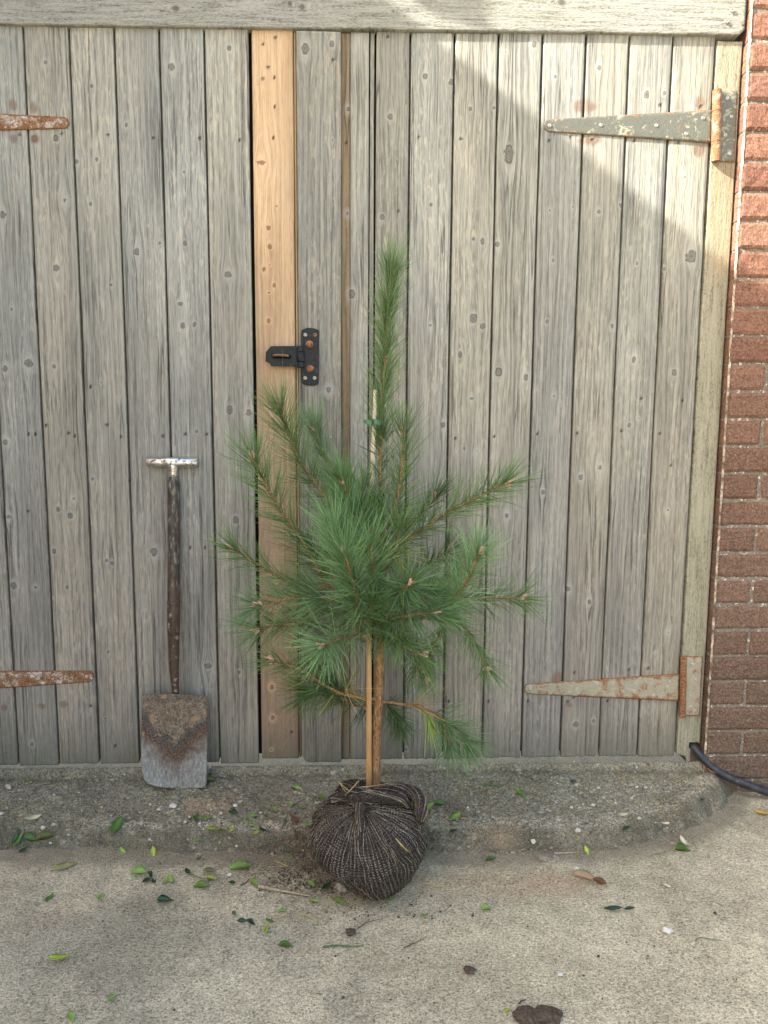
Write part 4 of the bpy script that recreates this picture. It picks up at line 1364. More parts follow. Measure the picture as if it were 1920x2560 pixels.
V, F = tube(P, np.array([17.4, 18.6, 17.4, 17.4, 18.4, 17.6, 16.2, 15.4, 15.0, 13.4, 11.2, 9.8, 8.4]) / 1000, 20)
mk('socket', V, F, M['socket'], spade, smooth=True)
# blade
nu, nv = 40, 60
rows = []
top_l, top_r = (92, 1562), (488, 1576)
for j in range(nv):
    v = j / (nv - 1)
    yl = 1562 + (2126 - 1562) * v; yr = 1576 + (2138 - 1576) * v
    xl = 92 - 12 * math.sin(min(1, v / 0.6) * math.pi / 2) + 26 * max(0, (v - 0.72) / 0.28) ** 1.5
    xr_ = 488 - 4 * v - 4 * max(0, (v - 0.8) / 0.2)
    # rounded lower corners
    cl = 62 * (1 - math.sqrt(max(0, 1 - max(0, (v - 0.89) / 0.11) ** 2)))
    cr = 26 * (1 - math.sqrt(max(0, 1 - max(0, (v - 0.94) / 0.06) ** 2)))
    for i in range(nu):
        u = i / (nu - 1)
        X = (xl + cl) * (1 - u) + (xr_ - cr) * u
        Yp = yl * (1 - u) + yr * u + 12 * math.sin(math.pi * u) * v - 5 * math.sin(math.pi * u) * (1 - v)
        uc = 2 * u - 1
        dish = 0.009 * (1 - uc * uc) * (0.35 + 0.65 * min(1, v * 3)) - 0.013 * math.exp(-(uc * 5.0) ** 2) * max(0, 1 - v * 2.2)
        rows.append(sp(X, Yp, dish - 0.004))
V = np.array(rows); F = [tuple(f[::-1]) for f in grid_faces(nv, nu)]
bl = np.stack([np.tile(np.linspace(-1, 1, nu), nv), np.repeat(np.linspace(1, 0, nv), nu), np.zeros(nu * nv)], 1)
V2 = V + np.array([0, 0.0026, 0.0004]); n0 = len(V)
F2 = [tuple(i + n0 for i in f[::-1]) for f in F]
rim = list(range(nu)) + [i * nu + nu - 1 for i in range(1, nv)] + list(range(nv * nu - 2, (nv - 1) * nu - 1, -1)) + [i * nu for i in range(nv - 2, 0, -1)]
q = len(rim)
F3 = [(rim[i], rim[(i + 1) % q], n0 + rim[(i + 1) % q], n0 + rim[i]) for i in range(q)]
mk('blade', np.concatenate([V, V2]), F + F2 + F3, M['blade'], spade, smooth=True, bl=np.concatenate([bl, bl]))

# ------------------------------------------------------------------ hose
hp = [at(1475, 1590, 0.05), at(1492, 1606, 0.02), at(1505, 1622, -0.012), at(1530, 1650, -0.028), at(1560, 1672, -0.046), at(1600, 1690, -0.058), at(1659, 1712, -0.070)]
e = hp[-1] - hp[-2]
hp += [hp[-1] + e * 1.0 + np.array([0, 0, 0.004]), hp[-1] + e * 2.5 + np.array([0, -0.02, 0.012]), hp[-1] + e * 5 + np.array([0, -0.05, 0.02])]
hp = spline(hp, 80)
rr_ = 0.0118
lowlim = surf(hp[:, 0], hp[:, 1]) + rr_ * 0.9
hp[:, 2] = np.where(hp[:, 1] < 0.0, np.maximum(hp[:, 2], lowlim), hp[:, 2])
for i in range(3):
    hp[1:-1] = (hp[:-2] + 2 * hp[1:-1] + hp[2:]) / 4
V, F = tube(hp, rr_ * (1 + 0.04 * np.sin(np.arange(80) * 0.9)), 16)
tag(mk('hose', V, F, M['rubber'], loc=hp[30], smooth=True), 'black rubber hose coming out under the gate post beside the brick wall', 'hose')

# ------------------------------------------------------------------ pine in a net wrapped root ball
YT = -0.352


def pt(x_, y_, dy=0.0):
    return at(x_, y_, YT + dy)


BC = np.array(pt(797, 1822)); BC = np.array(at(797, 1822, -0.41)); BC[2] = 0.003; BC[1] = -0.41
RX, RY, RZ = 0.137, 0.146, 0.107
base = np.array([BC[0], BC[1], Z0])
pine = tag(empty('pine_sapling', base), 'young pine with long green needles, standing in a black net root ball before the gate', 'pine tree')
kp = np.array(at(776, 1735, -0.475))
kdir = (kp - BC) / np.array([RX, RY, RZ]); kdir /= np.linalg.norm(kdir)
e1 = np.cross(kdir, [0, 0, 1]); e1 /= np.linalg.norm(e1); e2 = np.cross(e1, kdir)


def ball_pt(phi, th, off=0.0):
    """phi around the knot, th (0..pi) away from it"""
    phi = np.asarray(phi, float); th = np.asarray(th, float)
    d = (np.cos(th)[..., None] * kdir + np.sin(th)[..., None] * (np.cos(phi)[..., None] * e1 + np.sin(phi)[..., None] * e2))
    # boxy, sack-like ellipsoid
    p_ = 2.35
    rad = (np.abs(d[..., 0]) ** p_ + np.abs(d[..., 1]) ** p_ + np.abs(d[..., 2]) ** p_) ** (-1 / p_)
    az = np.arctan2(d[..., 1], d[..., 0])
    rad = rad * (1 + 0.085 * (fbm(az * 1.3 + 5, d[..., 2] * 2.2 + 4, 3) - 0.5) * 2)
    fold = 0.022 * np.sin(phi * 7 + 1.6 * np.sin(th * 3)) + 0.014 * np.sin(phi * 15 + 2 + 2 * np.sin(th * 2.2))
    rad = rad * (1 + fold * np.exp(-(th / 0.9) ** 2) - 0.05 * np.exp(-(th / 0.16) ** 2))
    P = BC + d * rad[..., None] * np.array([RX, RY, RZ])
    # lower right bulges, lower left undercut, flat foot
    low = np.clip((0.0 - d[..., 2]), 0, 1)
    xc = BC[0] + 0.050
    P[..., 0] = xc + (P[..., 0] - xc) * (1 - 0.40 * low ** 1.4)
    P[..., 1] -= 0.012 * low * np.exp(-((P[..., 0] - BC[0] - 0.03) / 0.06) ** 2)
    P[..., 1] += 0.010 * (fbm(P[..., 0] * 14 + 2, P[..., 2] * 14 + 7, 2) - 0.5)
    P[..., 2] = np.where(P[..., 2] < Z0 + 0.012, Z0 + 0.012 + (P[..., 2] - Z0 - 0.012) * 0.35, P[..., 2])
    P = P + d * np.asarray(off)[..., None] if np.ndim(off) else P + d * off
    return P


nph, nth = 360, 150
ph = np.linspace(0, 2 * math.pi, nph); th = np.linspace(0.001, math.pi - 0.001, nth)
PH, TH = np.meshgrid(ph, th)
P = ball_pt(PH, TH, 0.0016 * np.sin(PH * 92) * np.sin(TH) + 0.003 * (fbm(PH * 10, TH * 12, 3) - 0.5))
P[:, -1] = P[:, 0]
drt = sstep(-0.02, -0.085, P[..., 2])
ball = mk('root_ball', P.reshape(-1, 3), grid_faces(nth, nph), M['net'], pine, smooth=True,
          pt=np.stack([PH.ravel(), TH.ravel(), 0 * PH.ravel() + 1], 1), dirt=drt.ravel())
ball['label'] = 'round root ball wrapped in black net, tied at the top'
mb = MB()
ns = 84
for i in range(ns):
    p0 = 2 * math.pi * (i + random.uniform(-0.3, 0.3)) / ns
    t0, t1 = random.uniform(0.02, 0.10), random.uniform(2.3, 2.9)
    n_ = 56
    tt = np.linspace(t0, t1, n_)
    wv = 0.022 * np.sin(tt * 7 + i * 0.8) + 0.085 * (fbm(tt * 3 + i * 3.1, tt * 0 + 1.7, 2) - 0.5) + 0.03 * (fbm(np.full(n_, p0 * 2.2), tt * 1.5, 2) - 0.5)
    pts = ball_pt(p0 + wv, tt, 0.0012 + 0.0010 * np.sin(tt * 40 + i) + 0.0012 * np.sin(tt * 13 + i * 2.3))
    if pts[:, 1].min() > BC[1] + 0.08:
        continue
    V, F = tube(pts, 0.00068 * (0.5 + 0.9 * random.random()), 4, cap=False)
    mb.add(V, F)
mb.build('net_strand', M['strand'], ball)['kind'] = 'stuff'
# gathered roll, hood and tails of the tied net
mb = MB(); ms_ = MB()


def roll(pts, rads, strands, n_=44, tw=2.0, flat=1.0):
    C = spline(pts, n_); rr = np.interp(np.linspace(0, 1, n_), np.linspace(0, 1, len(rads)), rads)
    V, F = tube(C, rr, 16)
    nn = len(V)
    ring_i = np.repeat(np.arange(n_), 16)
    V = V + 0.22 * (rr[ring_i] * np.sin(np.arange(nn) % 16 * 2 * math.pi * 5 / 16 + ring_i * 0.12))[:, None] * (V - C[ring_i]) / (rr[ring_i][:, None] + 1e-6)
    mb.add(V, F, pt=np.zeros((nn, 3)), dirt=np.zeros(nn))
    for k in range(strands):
        idx = []
        o = random.random() * 16
        for i in range(2, n_ - 2):
            f = o + tw * i / n_ * 16 * 0.25
            j0 = int(math.floor(f)) % 16; j1 = (j0 + 1) % 16; g = f - math.floor(f)
            idx.append((V[i * 16 + j0] * (1 - g) + V[i * 16 + j1] * g - C[i]) * 1.05 + C[i])
        v, f_ = tube(np.array(idx), 0.00085, 4, cap=False); ms_.add(v, f_)


K = lambda x_, y_, Y: at(x_, y_, Y)
roll([K(752, 1732, -0.465), K(785, 1722, -0.482), K(825, 1720, -0.480), K(865, 1727, -0.465), K(884, 1742, -0.45)], [0.009, 0.013, 0.012, 0.011, 0.006], 12)
roll([K(800, 1712, -0.40), K(840, 1707, -0.41), K(878, 1708, -0.425), K(902, 1722, -0.44), K(910, 1748, -0.455), K(909, 1780, -0.465)], [0.008, 0.014, 0.016, 0.016, 0.014, 0.006], 14)
roll([K(715, 1728, -0.42), K(742, 1718, -0.43), K(772, 1715, -0.44), K(800, 1710, -0.42)], [0.010, 0.013, 0.013, 0.010], 9)
roll([K(776, 1734, -0.492), K(778, 1762, -0.512), K(783, 1800, -0.528)], [0.011, 0.0095, 0.003], 8, tw=0.6)
roll([K(728, 1716, -0.30), K(745, 1700, -0.30), K(770, 1695, -0.31), K(800, 1700, -0.33)], [0.010, 0.014, 0.013, 0.008], 8)
fo = mb.build('net_fold', M['net'], ball, smooth=True)
ms_.build('net_strand', M['strand'], ball)['kind'] = 'stuff'

# trunk
TP = [pt(811, 1712), pt(813, 1600), pt(818, 1500), pt(821, 1400), pt(825, 1300), pt(827, 1190), pt(823, 1100), pt(822, 1000), pt(824, 900), pt(830, 800), pt(836, 700), pt(842, 620), pt(845, 592)]
TRr = np.array([11.5, 10.6, 10.4, 9.8, 8.6, 7.4, 5.0, 4.6, 4.2, 3.9, 3.6, 3.4, 3.0]) / 1000
TS = spline(TP, 110)
tr_r = np.interp(np.linspace(0, 1, 110), np.linspace(0, 1, len(TRr)), TRr)
i0 = 58
V, F = tube(TS[:i0], tr_r[:i0] * (1 + 0.05 * np.sin(np.arange(i0) * 1.7) + 0.04 * np.sin(np.arange(i0) * 0.6)), 16)
trunk = mk('trunk', V, F, M['bark'], pine, smooth=True)
V, F = tube(TS[i0 - 2:], tr_r[i0 - 2:], 10)
leader = mk('leader_shoot', V, F, M['twig'], pine, smooth=True)


def needles(path, start, n_per_m, length, ang0, ang1, tint, name, parent, tip_n=26, spread=1.0, up=0.0, droop=0.0, dead=0.0, wid=0.00064, curl=0.16):
    """pairs of needles along a shoot; angle to the shoot goes ang0 -> ang1 (degrees) from base to tip"""
    path = np.asarray(path, float)
    seg = np.linalg.norm(np.diff(path, axis=0), axis=1); cum = np.concatenate([[0], np.cumsum(seg)]); Lt = cum[-1]
    nf = int(2.05 * n_per_m * Lt * (1 - start)); length = length * 1.55; tip_n = int(tip_n * 0.6)
    s = np.concatenate([start + (1 - start) * RNG.random(nf), 1 - 0.05 * RNG.random(tip_n)])
    nf = len(s)
    pos = np.stack([np.interp(s * Lt, cum, path[:, k]) for k in range(3)], 1)
    T = np.gradient(path, axis=0); T /= np.linalg.norm(T, axis=1)[:, None]
    tan = np.stack([np.interp(s * Lt, cum, T[:, k]) for k in range(3)], 1); tan /= np.linalg.norm(tan, axis=1)[:, None]
    rv = RNG.normal(size=(nf, 3)); rv -= tan * np.sum(rv * tan, 1)[:, None]; rv /= np.linalg.norm(rv, axis=1)[:, None]
    Vs, Fs, Ts = [], [], []
    nb = 0
    ang = np.radians(ang0 + (ang1 - ang0) * (s - start) / (1 - start + 1e-6)) + RNG.normal(size=nf) * 0.16 * spread
    ang[-tip_n:] = np.radians(ang1 * 0.9) * (0.35 + 0.9 * RNG.random(tip_n)) * spread
    for pair in (0, 1):
        a_ = ang + RNG.normal(size=nf) * 0.07
        r2 = rv + 0.16 * RNG.normal(size=(nf, 3)); r2 -= tan * np.sum(r2 * tan, 1)[:, None]; r2 /= np.linalg.norm(r2, axis=1)[:, None]
        d0 = np.cos(a_)[:, None] * tan + np.sin(a_)[:, None] * r2
        d0[:, 2] += up - droop
        d0 /= np.linalg.norm(d0, axis=1)[:, None]
        ln = length * (0.72 + 0.4 * RNG.random(nf))
        bend = (tan * curl + np.array([0, 0, 0.10]) + 0.30 * RNG.normal(size=(nf, 3)))
        side = np.cross(d0, RNG.normal(size=(nf, 3))); side /= np.linalg.norm(side, axis=1)[:, None]
        pts = []
        for k, f in enumerate((0.0, 0.33, 0.67, 1.0)):
            c = pos + d0 * (ln * f)[:, None] + bend * (ln * 0.42 * f * f)[:, None]
            w = wid * (0.8, 1.0, 0.9, 0.25)[k]
            pts.append(c - side * w); pts.append(c + side * w)
        V = np.stack(pts, 1)                    # nf, 8, 3
        base_c = np.array(tint)
        j = RNG.random((nf, 1))
        tc = base_c * (0.55 + 0.95 * j) + np.array([0.035, 0.03, 0.0]) * (RNG.random((nf, 1)) ** 4)
        isd = RNG.random(nf) < dead
        tc[isd] = np.array([0.40, 0.27, 0.07]) * (0.6 + 0.6 * RNG.random((isd.sum(), 1)))
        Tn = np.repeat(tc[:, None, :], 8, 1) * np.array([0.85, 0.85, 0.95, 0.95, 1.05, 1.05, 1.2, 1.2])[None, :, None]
        f0 = np.array([[0, 1, 3, 2], [2, 3, 5, 4], [4, 5, 7, 6]])
        Fq = (np.arange(nf)[:, None, None] * 8 + f0[None]).reshape(-1, 4) + nb
        nb += nf * 8
        Vs.append(V.reshape(-1, 3)); Fs.append(Fq); Ts.append(Tn.reshape(-1, 3))
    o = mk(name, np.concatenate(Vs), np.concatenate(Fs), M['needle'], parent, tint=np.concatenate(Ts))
    o['kind'] = 'stuff'
    return o


BLUE = (0.105, 0.205, 0.085)
MIDG = (0.102, 0.188, 0.066)
DEEP = (0.058, 0.120, 0.042)
LITE = (0.155, 0.280, 0.122)


def bud(p, d, parent, k=1.0):
    mb = MB()
    d = np.asarray(d) / np.linalg.norm(d)
    for i in range(5):
        o = RNG.normal(size=3) * 0.0032 * k * (i > 0)
        ln = (0.0095 if i == 0 else 0.0062) * k
        V, F = sphere(p + d * ln * 0.8 + o, (0.0026 * k, 0.0026 * k, ln), 8, 6, axis=d + 0.35 * o / 0.0032)
        mb.add(V, F)
    return mb.build('bud', M['bud'], parent, smooth=True)


def branch(pts, r0, r1, start=0.2, dens=330, ln=0.056, a0=62, a1=38, tint=MIDG, tip=30, spread=1.0, up=0.0, droop=0.0, dead=0.0, label=None, has_bud=True, bare=False, mat='twig'):
    P = spline([pt(*q) for q in pts], 26)
    rr = np.linspace(r0, r1, 26) / 1000
    V, F = tube(P, rr, 8)
    # leaf scars as small pegs
    mb = MB().add(V, F)
    for i in range(0 if bare else int(60 * np.linalg.norm(P[-1] - P[0]) / 0.2)):
        s_ = random.uniform(max(0.1, start), 0.99) * 25; k = int(s_)
        d = RNG.normal(size=3); t_ = P[min(k + 1, 25)] - P[k]; t_ /= np.linalg.norm(t_) + 1e-9; d -= t_ * (d @ t_); d /= np.linalg.norm(d)
        c_ = P[k] + (P[min(k + 1, 25)] - P[k]) * (s_ - k)
        rk = rr[k]
        v_, f_ = tube([c_ + d * rk * 0.7, c_ + d * (rk + 0.0022) + t_ * 0.0015], [0.0011, 0.0005], 4)
        mb.add(v_, f_)
    o = mb.build('branch', M[mat], pine, smooth=True)
    if label:
        o['label'] = label
    if dens:
        needles(P, start, dens, ln, a0, a1, tint, 'needles', o, tip, spread, up, droop, dead)
    if has_bud:
        bud(P[-1], P[-1] - P[-3], o, 1.35)
    return o


needles(TS[i0 + 8:], 0.0, 620, 0.052, 42, 32, MIDG, 'needles', leader, 46, 1.0, 0.12)
needles(TS[i0 - 6:i0 + 12], 0.1, 250, 0.040, 50, 40, DEEP, 'needles', leader, 4)
bud(TS[-1], TS[-1] - TS[-3], leader, 1.25)

# upper whorl
branch([(828, 1185), (848, 1120, -0.03), (862, 1060, -0.05), (869, 1000, -0.06), (873, 944, -0.06)], 4.4, 3.2, 0.12, 430, 0.056, 58, 30, MIDG, 50)
branch([(828, 1188), (890, 1160, -0.02), (955, 1115, -0.03), (1030, 1075, -0.04), (1093, 1044, -0.05)], 4.2, 2.8, 0.16, 330, 0.056, 62, 42, MIDG, 40, up=0.22)
branch([(826, 1188), (775, 1150, 0.02), (715, 1085, 0.03), (650, 1000, 0.03), (622, 935, 0.03), (605, 890, 0.02)], 4.4, 3.0, 0.18, 430, 0.056, 60, 32, MIDG, 50)
branch([(826, 1188), (790, 1130, 0.08), (745, 1060, 0.12), (700, 985, 0.14), (682, 930, 0.14)], 4.0, 2.8, 0.2, 420, 0.056, 55, 30, BLUE, 40)
branch([(824, 1188), (790, 1130, -0.04), (757, 1085, -0.06), (742, 1045, -0.07)], 4.0, 3.0, 0.25, 520, 0.058, 60, 34, BLUE, 60)
branch([(826, 1192), (860, 1160, 0.07), (905, 1120, 0.12), (940, 1075, 0.14)], 3.6, 2.6, 0.2, 300, 0.054, 58, 36, DEEP, 30)
# middle whorl
branch([(822, 1310), (770, 1292, -0.03), (712, 1268, -0.05), (655, 1170, -0.06), (590, 1075, -0.06), (546, 992, -0.05)], 4.8, 3.0, 0.32, 400, 0.057, 62, 40, MIDG, 46)
branch([(712, 1268, -0.05), (655, 1256, -0.04), (600, 1244, -0.03), (550, 1215, -0.02), (506, 1186, -0.01)], 3.0, 2.2, 0.12, 260, 0.050, 58, 42, MIDG, 34)
branch([(712, 1268, -0.05), (665, 1282, -0.06), (615, 1295, -0.07), (562, 1306, -0.08)], 3.2, 2.4, 0.12, 330, 0.056, 60, 50, BLUE, 60)
branch([(822, 1310), (790, 1290, -0.08), (755, 1240, -0.12), (730, 1170, -0.13), (722, 1140, -0.13)], 4.0, 2.8, 0.25, 480, 0.060, 60, 36, LITE, 50, has_bud=False)
branch([(786, 1385), (776, 1352, -0.04), (770, 1290, -0.10), (758, 1240, -0.13), (745, 1196, -0.15)], 4.0, 3.2, 0.10, 430, 0.060, 64, 40, LITE, 60)
branch([(824, 1300), (850, 1285, -0.06), (868, 1275, -0.11), (883, 1262, -0.15)], 3.6, 3.0, 0.15, 520, 0.055, 68, 58, BLUE, 60)
branch([(824, 1300), (770, 1280, 0.06), (715, 1240, 0.12), (680, 1190, 0.15)], 3.6, 2.6, 0.2, 330, 0.055, 60, 40, DEEP, 34)
branch([(824, 1290), (880, 1260, 0.08), (930, 1220, 0.12), (965, 1190, 0.13)], 3.6, 2.6, 0.2, 330, 0.055, 60, 40, DEEP, 34)
# lower whorl
branch([(800, 1352, -0.03), (835, 1338, -0.07), (880, 1330, -0.10), (934, 1323, -0.12)], 3.8, 3.0, 0.18, 420, 0.055, 74, 50, BLUE, 46, droop=0.35)
branch([(826, 1342), (890, 1338, -0.04), (950, 1325, -0.07), (995, 1278, -0.10), (1018, 1235, -0.12), (1034, 1198, -0.13)], 4.2, 3.0, 0.38, 480, 0.058, 66, 46, LITE, 60)
branch([(826, 1340), (900, 1320), (980, 1296), (1060, 1291, -0.01), (1126, 1293, -0.02)], 3.8, 2.4, 0.35, 340, 0.052, 62, 46, MIDG, 44)
branch([(826, 1340), (900, 1330), (965, 1322, -0.02), (1012, 1365, -0.04), (1036, 1405, -0.05), (1050, 1440, -0.05)], 3.8, 2.2, 0.42, 360, 0.050, 54, 36, MIDG, 34)
branch([(826, 1342), (900, 1334, 0.02), (955, 1345, 0.02), (940, 1395, 0.0), (925, 1432, -0.01), (919, 1462, -0.01)], 3.6, 2.2, 0.42, 380, 0.050, 54, 36, MIDG, 34)
branch([(790, 1362, -0.02), (730, 1352, -0.04), (670, 1347, -0.05), (615, 1350, -0.06), (560, 1358, -0.06)], 3.8, 2.2, 0.2, 380, 0.054, 60, 44, MIDG, 44, droop=0.15)
branch([(792, 1366, -0.02), (760, 1374, -0.07), (728, 1382, -0.11), (702, 1394, -0.14)], 3.6, 2.8, 0.25, 420, 0.060, 72, 62, LITE, 90, droop=0.25)
branch([(790, 1362, -0.02), (830, 1380, -0.06), (870, 1398, -0.08), (905, 1412, -0.09)], 3.2, 2.2, 0.2, 380, 0.050, 62, 44, MIDG, 34)
branch([(820, 1345, 0.02), (760, 1330, 0.08), (690, 1318, 0.12), (640, 1330, 0.13)], 3.4, 2.2, 0.2, 360, 0.052, 60, 44, DEEP, 34)
branch([(824, 1345, 0.02), (865, 1370, 0.07), (890, 1400, 0.10), (900, 1440, 0.10)], 3.2, 2.2, 0.2, 320, 0.050, 60, 44, DEEP, 34)
# fuller middle, coming towards the camera
branch([(822, 1300), (812, 1270, -0.06), (806, 1225, -0.10), (800, 1175, -0.12)], 3.6, 2.8, 0.12, 420, 0.056, 62, 40, LITE, 40, has_bud=False)
branch([(824, 1250), (800, 1215, -0.05), (775, 1165, -0.08), (762, 1110, -0.09)], 3.4, 2.6, 0.15, 420, 0.056, 62, 38, BLUE, 40, has_bud=False)
branch([(824, 1240), (845, 1215, -0.05), (858, 1180, -0.08), (862, 1145, -0.09)], 3.2, 2.4, 0.15, 300, 0.050, 62, 40, MIDG, 30, has_bud=False)
branch([(824, 1320), (860, 1310, -0.05), (900, 1300, -0.08), (935, 1285, -0.10)], 3.4, 2.4, 0.2, 400, 0.054, 64, 44, BLUE, 34, has_bud=False)
branch([(820, 1345), (812, 1335, -0.05), (806, 1322, -0.09), (803, 1300, -0.12)], 3.2, 2.4, 0.1, 460, 0.050, 68, 52, MIDG, 40, has_bud=False)
branch([(822, 1330), (780, 1322, -0.03), (735, 1300, -0.06), (690, 1290, -0.08)], 3.4, 2.4, 0.2, 380, 0.054, 62, 44, BLUE, 34, has_bud=False)
branch([(822, 1345), (850, 1368, -0.06), (866, 1382, -0.10)], 3.0, 2.2, 0.1, 420, 0.048, 66, 50, MIDG, 34, has_bud=False)
branch([(826, 1190), (800, 1150, -0.03), (788, 1100, -0.04), (784, 1060, -0.04)], 3.4, 2.4, 0.2, 380, 0.052, 58, 36, MIDG, 34, has_bud=False)
branch([(826, 1300), (880, 1295, 0.03), (940, 1265, 0.05), (985, 1235, 0.06)], 3.4, 2.4, 0.25, 360, 0.054, 62, 42, MIDG, 34, has_bud=False)
# old lower limbs
branch([(818, 1512), (780, 1506, -0.01), (743, 1500, -0.02), (700, 1480, -0.02), (660, 1452, -0.01), (625, 1438), (592, 1426)], 4.6, 2.0, 0.48, 330, 0.048, 56, 44, MIDG, 30, dead=0.02, mat='bark', bare=True)
branch([(743, 1500, -0.02), (715, 1494, -0.01), (690, 1490, 0.02), (665, 1492, 0.03)], 3.4, 2.4, 0.1, 900, 0.055, 66, 52, DEEP, 110, spread=1.3, droop=0.25, dead=0.03)
branch([(743, 1500, -0.02), (725, 1480, 0.03), (705, 1458, 0.05), (690, 1440, 0.05)], 3.0, 2.2, 0.1, 700, 0.052, 62, 50, DEEP, 70, spread=1.2, dead=0.02)
branch([(818, 1512, 0.0), (800, 1520, 0.04), (775, 1525, 0.07), (745, 1515, 0.08)], 3.0, 2.2, 0.2, 350, 0.05, 62, 50, DEEP, 30, droop=0.2)
branch([(820, 1514), (862, 1520, -0.02), (905, 1528, -0.03), (945, 1545, -0.04), (985, 1575, -0.05), (1010, 1604, -0.06)], 3.8, 2.2, 0.55, 480, 0.050, 54, 40, BLUE, 40, dead=0.02, mat='bark', bare=True)
branch([(930, 1538, -0.04), (955, 1560, -0.06), (966, 1590, -0.08), (972, 1612, -0.08)], 2.4, 1.8, 0.2, 420, 0.045, 54, 40, BLUE, 40, has_bud=False)
branch([(905, 1528, -0.03), (920, 1534, -0.05), (926, 1545, -0.06)], 2.0, 1.6, 0.2, 260, 0.055, 30, 40, (0.20, 0.29, 0.05), 16, droop=1.1, has_bud=False, bare=True, label='short twig with yellow-green drooping needles')
branch([(820, 1514, 0.01), (845, 1528, 0.07), (858, 1545, 0.10), (866, 1560, 0.11)], 3.0, 2.0, 0.2, 560, 0.050, 56, 44, DEEP, 40, droop=0.3)
branch([(880, 1524, -0.03), (905, 1522, -0.05)], 1.2, 1.0, 0.1, 160, 0.065, 25, 18, (0.42, 0.30, 0.09), 5, has_bud=False, bare=True, label='dead twig tip with yellow needles')
branch([(743, 1500, -0.02), (748, 1490, -0.04)], 1.4, 1.0, 0.1, 100, 0.06, 70, 90, (0.40, 0.28, 0.10), 10, has_bud=False, bare=True, spread=1.6, label='dead twig tip with tan needles')
branch([(828, 1190), (845, 1192, -0.04), (852, 1194, -0.05)], 1.4, 1.0, 0.1, 160, 0.06, 30, 35, (0.36, 0.33, 0.05), 12, has_bud=False, bare=True, droop=0.15, label='tuft of yellowing needles beside the trunk')

# bamboo cane and its ties
cane = tag(empty('bamboo_cane', pt(797, 1712, -0.03)), 'pale bamboo cane standing upright beside the pine trunk', 'cane')
CP = spline([pt(797, 1712, -0.012), pt(797, 1500, -0.010), pt(798, 1300, -0.004), pt(803, 1080, 0.0), pt(808, 930, 0.0), pt(811, 842, 0.0)], 120)
cr_ = np.linspace(0.0070, 0.0047, 120)
for i in range(120):
    pyy = 1712 - (1712 - 842) * i / 119
    for nd in (1668, 1597, 1527, 1395, 1250, 1080, 915):
        cr_[i] *= 1 + 0.16 * math.exp(-((pyy - nd) / 5.0) ** 2)
V, F = tube(CP, cr_, 14); mk('stem', V, F, M['bamboo'], cane, smooth=True)
for py, m_ in ((912, 0), (1262, 1), (1075, 2)):
    c_ = pt(816, py, 0.0)
    loop = []
    for k in range(17):
        a_ = 2 * math.pi * k / 16
        loop.append(c_ + np.array([0.0165 * math.cos(a_), 0.020 * math.sin(a_), 0.002 * math.sin(2 * a_)]))
    V = []
    for q in loop:
        V += [q + np.array([0, 0, 0.0055]), q - np.array([0, 0, 0.0055])]
    F = [(2 * k, 2 * k + 1, 2 * k + 3, 2 * k + 2) for k in range(16)]
    mb = MB().add(V, F)
    e_ = pt(803, py + 1, -0.022)
    V = [e_ + np.array(q) * 1.0 for q in ((0, 0, 0.004), (0, 0, -0.004), (-0.014, -0.004, 0.008), (-0.013, -0.002, -0.003), (-0.02, 0.0, 0.001))]
    mb.add(V, [(0, 1, 3, 2), (2, 3, 4)])
    mb.build('tie', M['tie'], cane)

